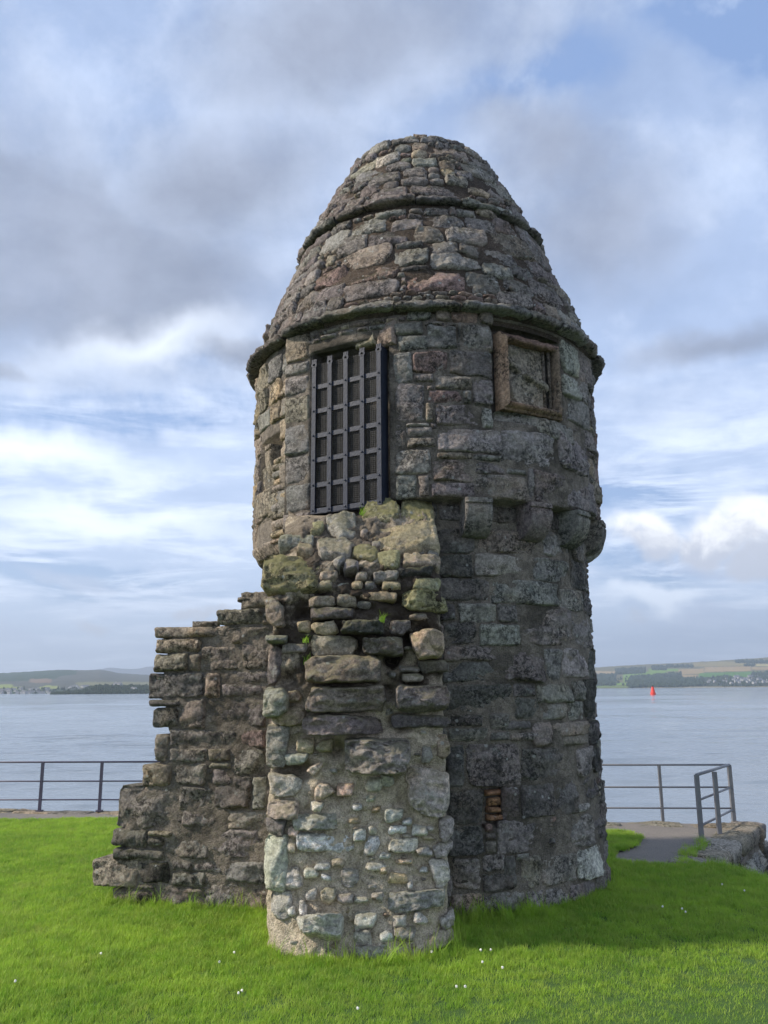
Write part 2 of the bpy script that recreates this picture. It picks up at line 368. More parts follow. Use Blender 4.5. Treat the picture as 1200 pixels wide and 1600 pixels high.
def parse(txt, ox, oy, s):
    out = []
    for it in txt.replace('\n', ';').split(';'):
        it = it.strip()
        if not it: continue
        f = it.split(); c = f[4] if len(f) > 4 else None
        x0, y0, x1, y1 = [float(q)/s for q in f[:4]]
        out.append((ox+x0, oy+y0, ox+x1, oy+y1, c, f[5] if len(f) > 5 else ''))
    return out
def box_uv(S, b):
    cx, cy = (b[0]+b[2])/2, (b[1]+b[3])/2
    uL = S.hit(b[0], cy)[0]; uR = S.hit(b[2], cy)[0]; vT = S.hit(cx, b[1])[1]; vB = S.hit(cx, b[3])[1]
    return uL, vB, uR, vT
def laid(S, boxes, maxg=.04, gap=.010, keep=()):
    """stone outlines from the survey list, each widened until it nearly meets its neighbours"""
    L = [list(box_uv(S, b)) for b in boxes]; K = [S.sc((q[1]+q[3])/2) for q in L]; G = [[0]*4 for _ in L]; st = .005
    others = [list(k_) for k_ in keep]
    for _ in range(int(maxg/st)):
        for i, q in enumerate(L):
            for sd_ in range(4):
                du = st/K[i]; n_ = list(q)
                if sd_ == 0: n_[0] -= du
                elif sd_ == 1: n_[1] -= st
                elif sd_ == 2: n_[2] += du
                else: n_[3] += st
                gu = gap/K[i]; ok = True
                for j, o_ in enumerate(L+others):
                    if j == i: continue
                    nu = min(n_[2], o_[2])-max(n_[0], o_[0])+gu; nv = min(n_[3], o_[3])-max(n_[1], o_[1])+gap
                    if nu > 0 and nv > 0:
                        ou = min(q[2], o_[2])-max(q[0], o_[0])+gu; ov = min(q[3], o_[3])-max(q[1], o_[1])+gap
                        if (sd_ in (0, 2) and nu > ou and nv > .02) or (sd_ in (1, 3) and nv > ov and nu*K[i] > .02): ok = False; break
                if ok: L[i] = q = n_
    return [(tuple(q), b[4], b[5]) for q, b in zip(L, boxes)]
def autofill(S, occ, zr, ar, hh, ww, cb, minw=.09, cover=.10, gap=.012, limit=999):
    z = zr[0]; n = 0
    def clash(u0, v0, u1, v1):
        for (a, b_, c, d_) in occ:
            ou = min(u1, c)-max(u0, a); ov = min(v1, d_)-max(v0, b_)
            if ou > 0 and ov > 0 and ou*ov > cover*min((u1-u0)*(v1-v0), (c-a)*(d_-b_)): return True
        return False
    while z < zr[1]-hh[0]*.6:
        h = min(rnd.uniform(*hh), zr[1]-z); u = ar[0]+rnd.uniform(0, .1)
        while u < ar[1]:
            k = S.sc(z+h/2); wv = rnd.uniform(*ww)/k
            while wv*k > minw and clash(u, z, u+wv, z+h): wv *= .78
            if wv*k > minw and n < limit:
                r_ = (u+gap/k/2, z+gap/2, u+wv-gap/k/2, z+h-gap/2); occ.append((u, z, u+wv, z+h)); cb(*r_); n += 1; u += wv
            else: u += .03/k
        z += h
    return n
def skin_rows(rows, close=True):
    V = [p for r_ in rows for p in r_]; n = len(rows[0]); Fc = []
    for j in range(len(rows)-1):
        for i in range(n if close else n-1):
            a, b = j*n+i, j*n+(i+1) % n; Fc.append((a, b, b+n, a+n))
    return V, Fc
#==SETTING==
# ------------------------------------------------------------------ water
SEA = -3.0
m, t = mat('estuary_water'); pos = t.node('ShaderNodeNewGeometry').outputs['Position']
sp_ = t.vmath('MULTIPLY', pos, (.55, 1.5, 1)); d1 = t.noise(sp_, 1.1, 6, .62); d2 = t.noise(t.vmath('MULTIPLY', pos, (.03, .10, 1)), .6, 5, .6); d3 = t.noise(t.vmath('MULTIPLY', pos, (.012, .05, 1)), .35, 4, .6)
d4 = t.noise(t.vmath('MULTIPLY', pos, (.22, .6, 1)), 1.0, 5, .6)
hb = t.math('ADD', t.math('ADD', t.math('MULTIPLY', d1, .35), t.math('MULTIPLY', d4, .8)), t.math('MULTIPLY', d2, 2.6))
b = t.node('ShaderNodeBump', {'Height': hb, 'Strength': .35, 'Distance': .6})
cw = t.mix(t.mr(d3, .35, .7), (.14, .17, .195), (.21, .245, .275))
setp(t, Base_Color=cw, Roughness=t.mr(d3, .4, .65, .06, .14), Normal=b.outputs[0]); t.P.inputs['IOR'].default_value = 1.34
def water_mesh():
    rr = np.random.RandomState(4); A = np.concatenate([np.linspace(-34, 34, 420)]); dist = [12.0]
    while dist[-1] < 900: dist.append(dist[-1]+max(.10, dist[-1]**2/5/2400))
    dist = np.array(dist); th = np.radians(A); Y, TH = np.meshgrid(dist, th, indexing='ij'); X = Y*np.tan(TH); Z = np.zeros_like(X)
    sp = np.gradient(dist)[:, None]+0*X; sx_ = Y*np.radians(68/420)
    for k_ in range(150):
        lam = .55*1.045**k_; a_ = rr.uniform(-.55, .55)+math.pi/2; kx, ky = math.cos(a_)*2*math.pi/lam, math.sin(a_)*2*math.pi/lam
        if lam > 60: break
        fd = np.clip((lam/np.maximum(sp, sx_*abs(math.cos(a_)))-2.2)/2.5, 0, 1); gust = .45+.55*np.sin(X*.02*rr.uniform(.5, 2)+rr.uniform(0, 6))*np.sin(Y*.05*rr.uniform(.5, 2)+rr.uniform(0, 6))
        Z += fd*gust*lam*.0042*np.minimum(1, (6/lam)**.35)*np.sin(kx*X+ky*Y+rr.uniform(0, 6.3))
    n0, n1 = X.shape; V = np.stack([X, Y, SEA+Z], -1).reshape(-1, 3); ii = np.arange(n0*n1).reshape(n0, n1)
    Fc = np.stack([ii[:-1, :-1], ii[:-1, 1:], ii[1:, 1:], ii[1:, :-1]], -1).reshape(-1, 4)
    e = len(V); xl, yl = X[-1, 0], Y[-1, 0]; xr = X[-1, -1]; xn, yn = X[0, 0], Y[0, 0]; xm = X[0, -1]
    V = np.vstack([V, [(-12000, -300, SEA), (12000, -300, SEA), (12000, 15000, SEA), (-12000, 15000, SEA)]])
    Fc = Fc.tolist()
    L_ = [int(v_) for v_ in ii[:, 0]]; R_ = [int(v_) for v_ in ii[:, -1]]; T_ = [int(v_) for v_ in ii[-1, :]]; B_ = [int(v_) for v_ in ii[0, :]]
    for a_, b_ in zip(L_, L_[1:]): Fc.append([a_, b_, e])
    for a_, b_ in zip(R_, R_[1:]): Fc.append([b_, a_, e+1])
    for a_, b_ in zip(T_, T_[1:]): Fc.append([a_, b_, e+2])
    for a_, b_ in zip(B_, B_[1:]): Fc.append([b_, a_, e+1])
    Fc += [[L_[-1], e+3, e], [T_[0], e+2, e+3], [R_[-1], e+1, e+2], [B_[0], e+1, e][::-1]]
    return V, Fc
WV, WF = water_mesh()
o = mesh_obj('water', WV, WF, m, None, True, (0, 0, SEA)); tag(o, kind='structure', label='grey blue rippled estuary beyond the railings', cat=None)
# ------------------------------------------------------------------ land
m_tar, t = mat('promenade_asphalt'); pos = t.node('ShaderNodeNewGeometry').outputs['Position']
n1 = t.noise(pos, 1.2, 5, .6); v = t.vor(pos, 55); n3 = t.noise(pos, 90, 3, .7)
c = t.mix(n1, (.17, .155, .14), (.34, .29, .235)); c = t.mix(t.mr(n3, .4, .65, 0, .6), t.scale(c, .6), t.scale(c, 1.5))
gr_ = t.math('MULTIPLY', t.mr(t.noise(pos, 2.6, 6, .7), .58, .66), t.mr(n3, .4, .55)); c = t.mix(t.math('MULTIPLY', gr_, .7), c, (.07, .10, .02))
b = t.node('ShaderNodeBump', {'Height': t.math('ADD', n3, v), 'Strength': .8, 'Distance': .012}); setp(t, Base_Color=c, Roughness=.9, Normal=b.outputs[0])
E1 = ground(1190, 1287); ED = (ground(158, 1266.5)-E1); ED.normalize()           # water edge line
P2 = ground(1110, 1350)
def edge_at(x): k = (x-E1.x)/ED.x; return E1+ED*k
LW = edge_at(-60); 
pts = [LW, edge_at(-5), edge_at(3), E1, P2, Vector((3.2, 9.6, 0)), Vector((2, 8, 0)), Vector((-60, 8, 0))]
top = [(p.x, p.y, -.02) for p in pts]; bot = [(p.x, p.y, SEA-.5) for p in pts]; n = len(pts)
o = mesh_obj('promenade', top+bot, [tuple(range(n-1, -1, -1))]+[(i, (i+1) % n, n+(i+1) % n, n+i) for i in range(n)], m_tar, None, False, (0, 12, 0)); tag(o, kind='structure')
# soil sheet under the lawn (with the bank that falls to the inlet)
m_soil, t = mat('lawn_soil'); pos = t.node('ShaderNodeNewGeometry').outputs['Position']; n1 = t.noise(pos, 6, 5, .6)
setp(t, Base_Color=t.mix(n1, (.03, .07, .008), (.055, .115, .014)), Roughness=1.0)
def gp(x, y, z=0.0): q = ground(x, y); return (q.x, q.y, z)
LB = [(-60, edge_at(-60).y-.95, 0.004)] + [gp(0, 1283, .004), gp(180, 1281, .004)] + [gp(*q, .004) for q in ((400, 1283), (700, 1287), (940, 1300), (985, 1302), (1003, 1308), (993, 1322), (962, 1332), (952, 1345), (975, 1349), (1052, 1355), (1066, 1343), (1090, 1352))] + [(P2.x-.05, P2.y-.06, .004), gp(1135, 1357, .004), gp(1200, 1376, .004), (5.4, 8.6, -.05), (9, 7, -.2), (14, 4, -.4), (14, -6, 0), (-60, -6, 0)]
def lawnz(x, y): return 0.035*nz3((x, y, 0), .5, 3)+.008*nz3((x, y, 0), 2.1, 9)
import bmesh
bm = bmesh.new(); vs = [bm.verts.new(p) for p in LB]; bm.faces.new(vs); bmesh.ops.triangulate(bm, faces=bm.faces[:])
me = bpy.data.meshes.new('lawn'); bm.to_mesh(me); bm.free(); me.materials.append(m_soil)
lawn = bpy.data.objects.new('lawn', me); col.objects.link(lawn); tag(lawn, kind='structure')
if me.polygons[0].normal.z < 0: me.flip_normals()
bk = [gp(1106, 1350, .0), gp(1135, 1357, .0), gp(1200, 1376, .0), (5.4, 8.6, -.055), (9, 7, -.205), (14, 4, -.41)]
rows = [bk, [(x+.25, y+.5, z-.22) for x, y, z in bk], [(x+.8, y+2.6, z-2.2) for x, y, z in bk], [(x+2.5, y+6, SEA-.4) for x, y, z in bk]]
V, Fc = skin_rows(rows, False); bank = mesh_obj('grass_bank', V, [tuple(reversed(f)) for f in Fc], m_soil, None, True, (6, 10, 0)); tag(bank, kind='structure')
# distant land --------------------------------------------------------------
def hillmat(name):
    m, t = mat(name); at = t.node('ShaderNodeVertexColor', layer_name='land').outputs[0]; pos = t.node('ShaderNodeNewGeometry').outputs['Position']
    n_ = t.noise(pos, .02, 6, .7); c = t.mix(1.0, at, t.mix(n_, (.6, .6, .6), (1.4, 1.4, 1.4)), 'MULTIPLY'); setp(t, Base_Color=c, Roughness=1.0); t.P.inputs['Specular IOR Level'].default_value = 0
    return m
M_hill = hillmat('hill_land')
def inpoly(x, y, P):
    r_ = False; j = len(P)-1
    for i in range(len(P)):
        if (P[i][1] > y) != (P[j][1] > y) and x < (P[j][0]-P[i][0])*(y-P[i][1])/(P[j][1]-P[i][1])+P[i][0]: r_ = not r_
        j = i
    return r_
def hill(name, ridge, shore_y, d0, d1, base, patches, nr=56, nc=300, pw=1.3, back=600, dither=1.0, smooth=True):
    """land seen from its shore (distance d0) up to a ridge line (distance d1) given as directions from the lawn"""
    xs = np.linspace(ridge[0][0], ridge[-1][0], nc); V = []; C = []
    for j in range(nr+1):
        f = j/nr
        for x in xs:
            ry = float(np.interp(x, [p[0] for p in ridge], [p[1] for p in ridge]))+.5*nz3((x, 0, 0), .12, 1)+.25*nz3((x, 0, 0), .5, 1)
            dist = d0+(d1-d0)*f; sy = proj((dist*(x-600)/1265, dist, SEA))[1] if j == 0 else None
            r_ = ray(x, ry); t_ = d1/r_.y; zr = CAMH+r_.z*t_
            g_ = f**pw; z = SEA-.4+(zr-SEA+.4)*g_+6*f*(1-f)*nz3((x, f*40, 0), .06, 2)
            X = r_.x/r_.y*dist; V.append((X, dist, z))
            px, py = proj((X, dist, z)); px += 1.2*dither*nz3((px, py, 0), .9, 4); py += .7*dither*nz3((px, py, 3), .9, 8)
            c = base(px, py)
            for (P, cc) in patches:
                if inpoly(px, py, P): c = cc
            C.append((*c, 1))
    for x in xs:
        r_ = ray(x, 1079); V.append((r_.x/r_.y*(d1+back), d1+back, SEA-1)); C.append((.1, .1, .08, 1))
    Fc = [(j*nc+i, j*nc+i+1, (j+1)*nc+i+1, (j+1)*nc+i) for j in range(nr+1) for i in range(nc-1)]
    o = mesh_obj(name, V, Fc, M_hill, None, smooth, (V[nc//2][0], d0, SEA)); ca = o.data.color_attributes.new('land', 'FLOAT_COLOR', 'POINT')
    ca.data.foreach_set('color', np.array(C).ravel()); tag(o, kind='structure'); o['_'] = 0; del o['_']
    return o, np.array(V)
def zp(pts, ox, oy, s): return [(ox+x/s, oy+y/s) for x, y in pts]
def rc(x0, y0, x1, y1, ox=920, oy=1010, s=4.286, sk=0): return zp([(x0, y0+sk), (x1, y0), (x1, y1), (x0, y1+sk)], ox, oy, s)
TAN = (.34, .25, .13); GRN = (.09, .19, .045); BGR = (.16, .26, .05); WOOD = (.018, .032, .02); HEATH = (.15, .14, .075)
rp = [(rc(600, 148, 770, 182, sk=6), TAN), (rc(775, 133, 1085, 165, sk=6), TAN), (rc(1090, 138, 1240, 156), TAN), (rc(1115, 120, 1260, 131), (.42, .36, .16)), (rc(580, 192, 730, 220), TAN), (rc(30, 166, 178, 186), TAN),
      (rc(700, 100, 1060, 128, sk=8), (.26, .22, .10)), (rc(330, 255, 500, 278), TAN), (rc(735, 166, 1150, 215, sk=12), GRN), (rc(230, 160, 520, 218, sk=20), BGR), (rc(400, 150, 600, 166), BGR), (rc(180, 243, 400, 258), BGR), (rc(30, 262, 420, 276), (.14, .19, .06)), (rc(640, 270, 1280, 279), (.3, .26, .17)),
      (rc(180, 145, 380, 180, sk=10), WOOD), (rc(280, 178, 620, 250, sk=30), WOOD), (rc(420, 136, 520, 160), WOOD), (rc(520, 128, 700, 142), WOOD), (rc(860, 208, 960, 240), WOOD), (rc(1090, 165, 1280, 212, sk=20), WOOD), (rc(30, 190, 180, 262), WOOD), (rc(270, 216, 760, 268, sk=10), WOOD), (rc(760, 205, 1300, 268), (.05, .06, .04)), (rc(980, 95, 1200, 112), WOOD), (rc(1040, 120, 1110, 134), WOOD)]
hr, HV = hill('far_hillside', [(905, 1044.5), (929, 1043), (990, 1039), (1060, 1036), (1130, 1032), (1200, 1027), (1330, 1018)], 1074, 2300, 4300, lambda x, y: HEATH, rp)
lp = [(zp([(-60, 200), (480, 186), (480, 215), (380, 225), (330, 250), (-60, 262)], 0, 1000, 4), (.05, .075, .05)), (rc(190, 243, 325, 268, 0, 1000, 4), (.20, .15, .11)),
      (rc(-80, 278, 75, 302, 0, 1000, 4), (.22, .26, .09)), (rc(60, 292, 145, 310, 0, 1000, 4), (.24, .27, .10)), (zp([(228, 300), (290, 284), (370, 288), (372, 305), (260, 310)], 0, 1000, 4), (.24, .27, .11)), (rc(-80, 308, 600, 352, 0, 1000, 4), (.06, .085, .06)), (rc(480, 262, 1000, 300, 0, 1000, 4), (.17, .17, .10))]
hl, HL = hill('far_shore_hills', [(-80, 1055), (0, 1052), (33, 1050), (90, 1046.7), (130, 1047), (160, 1046.5), (185, 1051.7), (238, 1055), (300, 1058), (420, 1064)], 1086, 1500, 3300, lambda x, y: (.10, .105, .09), lp, 40, 160)
hd, HD = hill('headland', [(66, 1087.2), (85, 1085.2), (112, 1081.8), (124, 1080), (137, 1075), (150, 1072.5), (165, 1070.8), (172, 1072), (190, 1073), (205, 1070.5), (213, 1072.3), (240, 1072), (300, 1075), (400, 1080)], 1085, 1180, 1420, lambda x, y: WOOD, [], 12, 120, .8, 200)
hm, HM = hill('distant_mountains', [(-80, 1056), (100, 1050), (150, 1046), (160, 1045), (172, 1043), (195, 1045), (215, 1045), (232, 1041.5), (245, 1041), (270, 1046), (420, 1050)], 1085, 6500, 7600, lambda x, y: (.11, .12, .13), [], 8, 90, 1, 300)
# woods: clumps of rounded crowns, too far to count
def woods(name, HVv, nc, mask, nmax, h, label):
    rr = random.Random(3); V = []; Fc = []; cnt = 0; N = len(HVv)-nc
    from math import sin, cos
    tries = 0
    while cnt < nmax and tries < nmax*30:
        tries += 1; i = rr.randrange(N-nc-1); fx = rr.random(); p = HVv[i]*(1-fx)+HVv[i+nc]*fx
        if not mask(*proj(p)): continue
        cnt += 1; s = h*rr.uniform(.5, 1.2); k = len(V); q = []
        for lv, (zz, rad) in enumerate(((-.2, .5), (.35, 1.0), (.8, .75), (1.15, .15))):
            for a in range(6):
                th = a*1.047+lv*.5; rj = rad*rr.uniform(.7, 1.25)*s*.62; q.append((p[0]+cos(th)*rj, p[1]+sin(th)*rj, p[2]+zz*s*rr.uniform(.85, 1.15)))
        V += q
        for lv in range(3):
            for a in range(6): Fc.append((k+lv*6+a, k+lv*6+(a+1) % 6, k+lv*6+6+(a+1) % 6, k+lv*6+6+a))
        Fc.append(tuple(k+18+a for a in range(6)))
    if not V: return
    o = mesh_obj(name, V, Fc, M_leaf, None, False, tuple(HVv[0])); tag(o, label, 'woodland', kind='stuff')
M_leaf, t = mat('distant_foliage'); pos = t.node('ShaderNodeNewGeometry').outputs['Position']
setp(t, Base_Color=t.mix(t.noise(pos, .03, 4, .6), (.018, .032, .018), (.045, .075, .03)), Roughness=1.0)
WP = [p for p, c_ in rp if c_ == WOOD]
woods('hillside_woodland', HV, 300, lambda x, y: any(inpoly(x, y, P) for P in WP), 2200, 8, 'dark woods and hedges across the far right hillside')
woods('hedgerow_trees', HV, 300, lambda x, y: 1058 < y < 1073 and nz3((x, y, 0), .25, 6) > .02, 600, 6, 'scattered trees between fields above the far right shore')
woods('headland_woodland', HD, 120, lambda x, y: 78 < x < 420, 1800, 3.2, 'dark wooded crest of the low headland at left')
woods('town_trees', HL, 160, lambda x, y: y > 1075 and nz3((x, y, 0), .3, 2) > .1, 500, 3.5, 'trees among the houses on the far left shore')
# houses --------------------------------------------------------------------
def house_mesh(w_, dp, h, rf):
    V = [(-w_, -dp, 0), (w_, -dp, 0), (w_, dp, 0), (-w_, dp, 0), (-w_, -dp, h), (w_, -dp, h), (w_, dp, h), (-w_, dp, h), (-w_, 0, h+rf), (w_, 0, h+rf)]
    V += [(-w_*.5-.5, -dp*.1, h+rf*.8), (-w_*.5+.5, -dp*.1, h+rf*.8), (-w_*.5+.5, dp*.1, h+rf*.8), (-w_*.5-.5, dp*.1, h+rf*.8)]
    V += [(a, b_, h+rf+1.2) for a, b_, c_ in V[10:14]]
    Fc = [(0, 1, 5, 4), (1, 2, 6, 5), (2, 3, 7, 6), (3, 0, 4, 7), (4, 5, 9, 8), (6, 7, 8, 9), (4, 8, 7), (5, 6, 9), (10, 11, 15, 14), (11, 12, 16, 15), (12, 13, 17, 16), (13, 10, 14, 17), (14, 15, 16, 17)]
    mi = [0, 0, 0, 0, 1, 1, 0, 0, 0, 0, 0, 0, 0]; me = bpy.data.meshes.new('house'); me.from_pydata(V, [], Fc)
    for p, k in zip(me.polygons, mi): p.material_index = k
    me.materials.append(M_white); me.materials.append(M_slate); return me
hms = [house_mesh(5, 4, 4.5, 3), house_mesh(8, 4, 4.5, 3), house_mesh(4, 4, 6, 3)]
def surf_pt(HVv, nc, px, py):
    best = None; P = HVv[:-nc]
    dx = P[:, 0]; 
    d_ = P-np.array([0, 0, CAMH]); k = FPX/(d_@np.array(fw)); X = 600+(d_@np.array(rt))*k; Y = 800-(d_@np.array(upv))*k
    i = int(np.argmin((X-px)**2+(Y-py)**2)); return P[i]
def put_house(HVv, nc, px, py, label, group, s=1.0, me=None):
    p = surf_pt(HVv, nc, px, py); o = bpy.data.objects.new('house', me or rnd.choice(hms)); o.location = p; o.rotation_euler = (0, 0, rnd.uniform(-.6, .6)); o.scale = (s, s, s); col.objects.link(o); tag(o, label, 'house', group)
for i in range(64):
    x = rnd.uniform(1095, 1215); y = rnd.uniform(1060, 1071.5)-(x-1095)*.03
    if x < 1130 and rnd.random() < .5: continue
    put_house(HV, 300, x, y, 'pale house with a slate roof in the town on the far right shore', 'houses of the town on the far right shore', rnd.uniform(.7, 1.1))
for i in range(55):
    x = rnd.uniform(-10, 80); y = rnd.uniform(1077, 1086)
    put_house(HL, 160, x, y, 'pale house in the town along the far left shore', 'houses of the town on the far left shore', rnd.uniform(.45, .7))
for i in range(16):
    put_house(HL, 160, rnd.uniform(105, 140), rnd.uniform(1073, 1075.5), 'pale house high behind the headland at left', 'houses behind the left headland', rnd.uniform(.4, .6))
put_house(HD, 120, 183, 1071.8, 'long white building on the crest of the left headland', None, .9, hms[1])
put_house(HD, 120, 210, 1078.5, 'white house low on the wooded left headland', None, .6, hms[1])
# buoy ----------------------------------------------------------------------
r_ = ray(1020.5, 1085.2); k = (SEA-CAMH)/r_.z; B = CD+r_*k; s = k/1295
bu = empty('navigation_buoy', B, 'red conical navigation buoy floating on the water right of the tower', 'buoy')
mb = MB(); mb.tube(B+Vector((0, 0, -.3*s)), B+Vector((0, 0, 2.6*s)), 4.1*s, 14, 3.9*s); mb.build('float', M_redp, bu)
mb = MB(); mb.tube(B+Vector((0, 0, 2.6*s)), B+Vector((0, 0, 11*s)), 3.4*s, 12, 1.5*s); mb.build('tower_cone', M_redp, bu)
mb = MB(); mb.tube(B+Vector((0, 0, 11*s)), B+Vector((0, 0, 13*s)), .8*s, 8, .6*s); mb.build('lantern', M_dark, bu)
# ------------------------------------------------------------------ haze
hx = MB(); hx.box((0, 5500, 330), (9500, 6500, 345)) 
m = bpy.data.materials.new('haze_air'); m.use_nodes = True; t = NT(m.node_tree); t.n.clear()
pv = t.node('ShaderNodeVolumePrincipled', {'Color': (.72, .84, 1.0, 1), 'Density': .00017, 'Anisotropy': .2}); o_ = t.node('ShaderNodeOutputMaterial'); t.l.new(pv.outputs[0], o_.inputs['Volume'])
hz = hx.build('haze', m); tag(hz, 'thin pale haze over the water and the far hills', kind='stuff')
sc.cycles.volume_bounces = 0
#==TOWER==
TW = empty('stone_tower', (AX.x, AX.y, 0), 'tall round weathered stone tower with a ribbed conical stone roof and iron gate', 'tower')
R_SH, R_DR = 1.875, 2.035; Z_DR = 3.79; Z_EV = 5.74
SH = Rev([(-.5, 1.89), (0, 1.885), (3, 1.86), (9, 1.86)]); DR = Rev([(0, R_DR), (9, R_DR)])
RF = Rev([(5.5, 2.14), (5.80, 2.062), (6.1, 1.965), (6.5, 1.825), (6.9, 1.645), (7.3, 1.49), (7.7, 1.345), (8.0, 1.19), (8.3, 1.025), (8.6, .868), (8.7, .8)])
def az(px, py, S=DR): return S.hit(px, py)[0]
# door plane
a0 = az(615, 700); DO = Vector((AX.x+R_DR*math.sin(a0), AX.y-R_DR*math.cos(a0), 0)); DN = R(-27)
DP = Pln(DO, (math.cos(DN), math.sin(DN), 0))
uj, _ = DP.hit(443, 700); ug0, _ = DP.hit(489, 700); ug1, _ = DP.hit(606, 700); zg0 = DP.hit(550, 803)[1]; zg1 = DP.hit(548, 541)[1]
DEPTH_DOOR = .42
# plaque plane
ap = az(829, 585); PO = Vector((AX.x+R_DR*math.sin(ap), AX.y-R_DR*math.cos(ap), 0)); PQ = Pln(PO, (math.cos(ap), math.sin(ap), 0))
SLOT = (az(407, 715), DR.hit(424, 758)[1], az(439, 715), DR.hit(424, 682)[1])
def core_mesh():
    rows = []; zs = [-.3]+list(np.arange(0, Z_DR-.001, .035))
    def ring(z, rf, fine=260):
        out = []
        for i in range(fine):
            f = i/fine; th = -math.pi+2*math.pi*f
            r_ = rf(th, z); out.append((AX.x+r_*math.sin(th), AX.y-r_*math.cos(th), z))
        return out
    def rs(th, z):
        p = (math.sin(th)*1.9, math.cos(th)*1.9, z); r0 = SH.rad(z)-.013+.010*nz3(p, 7)+.006*nz3(p, 26)
        # brick-filled niche
        if abs(th-TN) < .055 and .76 < z < ZN: r0 -= .085
        return r0
    for z in zs: rows.append(ring(z, rs))
    sb = len(rows)
    for z in (Z_DR-.004,): rows.append(ring(z, rs))
    def rd(th, z):
        p = (math.sin(th)*2, math.cos(th)*2, z); r0 = R_DR-.017+.010*nz3(p, 7)+.006*nz3(p, 26)
        if SLOT[0] < th < SLOT[2] and SLOT[1] < z < SLOT[3]: r0 = R_DR-.22
        x = AX.x+R_DR*math.sin(th); y = AX.y-R_DR*math.cos(th)
        d_ = Vector((math.sin(th), -math.cos(th), 0)); o_ = Vector((AX.x, AX.y, 0))
        # door flat + opening: where does the radial line meet the door plane?
        q = (DP.O-o_).dot(DP.N)/max(1e-6, d_.dot(DP.N)); uu = (o_+d_*q-DP.O).dot(DP.A)
        if uj+.03 < uu < .0 and d_.dot(DP.N) > .3:
            if ug0 < uu < ug1+.02 and z < zg1 and z > zg0-.12: r0 = 1.62
            else: r0 = max(r0, q-.02) if uu < -.1 else r0
        # plaque recess
        q = (PQ.O-o_).dot(PQ.N)/max(1e-6, d_.dot(PQ.N)); uu = (o_+d_*q-PQ.O).dot(PQ.A)
        if d_.dot(PQ.N) > .3 and pq[0] < uu < pq[2] and pq[1] < z < pq[3]: r0 = R_DR-.15
        return r0
    for z in list(np.arange(Z_DR, Z_EV+.12, .03)): rows.append(ring(z, rd, 260))
    V, Fc = skin_rows(rows); return V, Fc
TN, ZN = az(771, 1260, SH), SH.hit(771, 1222)[1]
pq = (PQ.hit(773, 585)[0], PQ.hit(829, 660)[1], PQ.hit(884, 585)[0], PQ.hit(820, 508)[1])
V, Fc = core_mesh(); mesh_obj('masonry_core', V, Fc, M_mortar, TW, True)
# roof core
rows = []
for z in list(np.arange(5.62, 8.57, .035))+[8.57]:
    out = []
    for i in range(220):
        th = -math.pi+2*math.pi*i/220; p = (math.sin(th)*2, math.cos(th)*2, z); r_ = RF.rad(z)-.026+.008*nz3(p, 9)+.008*nz3(p, 24)
        if z < 5.7: r_ = R_DR-.03
        out.append((AX.x+r_*math.sin(th), AX.y-r_*math.cos(th), z))
    rows.append(out)
V, Fc = skin_rows(rows); V.append((AX.x, AX.y, 8.62)); k = len(V)-1; b0 = (len(rows)-1)*220; Fc += [(b0+i, b0+(i+1) % 220, k) for i in range(220)]
mesh_obj('roof_core', V, Fc, M_mortar_roof, TW, True)
# ---- shaft stones
sh = parse('''60 290 285 415 d;300 300 690 415 n;725 320 885 440 g;900 370 985 480 g;60 430 275 565 d;285 430 635 575 e;650 450 870 600 g;885 470 1000 650 d
80 580 375 715 d;385 590 805 740 g;815 640 960 780 p;970 660 1015 800 d;100 725 165 835 d;175 730 420 850 e;430 735 555 820 g;565 755 890 1000 v;900 795 1015 1000 g
115 845 295 985 d;310 875 545 995 e;120 1000 455 1090 v;480 1010 715 1215 v;725 1020 822 1220 g;835 1015 990 1190 p;1000 1030 1035 1215 d;120 1100 435 1215 d
140 1235 515 1410 d;545 1230 655 1310 d;670 1240 890 1350 e;900 1240 960 1330 g;975 1210 1050 1450 k;545 1325 690 1450 d;700 1360 845 1450 g;865 1345 955 1450 e
130 1425 310 1500 d;390 1465 640 1520 d;650 1475 770 1600 v;785 1470 990 1560 n;1000 1480 1055 1600 d''', 670, 760, 4)
sh += parse('''150 150 370 220 e;385 95 500 175 v;385 180 500 225 g;510 180 690 230 g;780 195 1000 260 n;1000 110 1055 250 k;235 240 570 515 v;140 290 222 530 d;595 275 920 480 d;930 275 1020 430 p;1025 265 1065 410 k
145 535 340 745 d;460 535 545 720 d;580 505 790 695 d;797 490 920 690 d;928 450 1050 605 d;940 625 1000 665 p;145 760 340 945 d;425 725 755 930 g;760 715 800 765 r;785 700 1010 910 g;1015 600 1085 850 d
180 965 330 1155 g;475 960 545 1150 d;335 940 470 1050 v;580 950 700 1130 n;710 940 915 1130 g;935 890 1085 1095 w;340 1055 540 1160 d;550 935 625 975 p
160 1190 325 1370 n;335 1180 600 1370 g;605 1175 700 1370 g;725 1140 880 1370 g;885 1110 1040 1310 g;1050 1050 1110 1230 d;165 1375 420 1400 g;430 1375 800 1400 d
350 750 400 800 r;352 805 400 850 v;350 855 410 900 v''', 670, 1100, 4)
occS = []; NS = [0]
def mk(S, name, m, parent, pal, D=(.010, .024), rough=1.0, cnt=None, **kw):
    def f(u0, v0, u1, v1, c=None):
        return stone(name, S, u0, v0, u1, v1, rnd.uniform(*D), rough*rnd.uniform(.6, 1.5), m, parent, pcol(c or rnd.choice(pal)), **kw)
    return f
fS = mk(SH, 'shaft_stone', M_wall, TW, 'ddvgge')
nb = box_uv(SH, (757, 1222, 786, 1290))
for q, c_, f_ in laid(SH, sh, .045, .012, [nb]): occS.append(q); fS(*q, c_)
occS.append(nb)
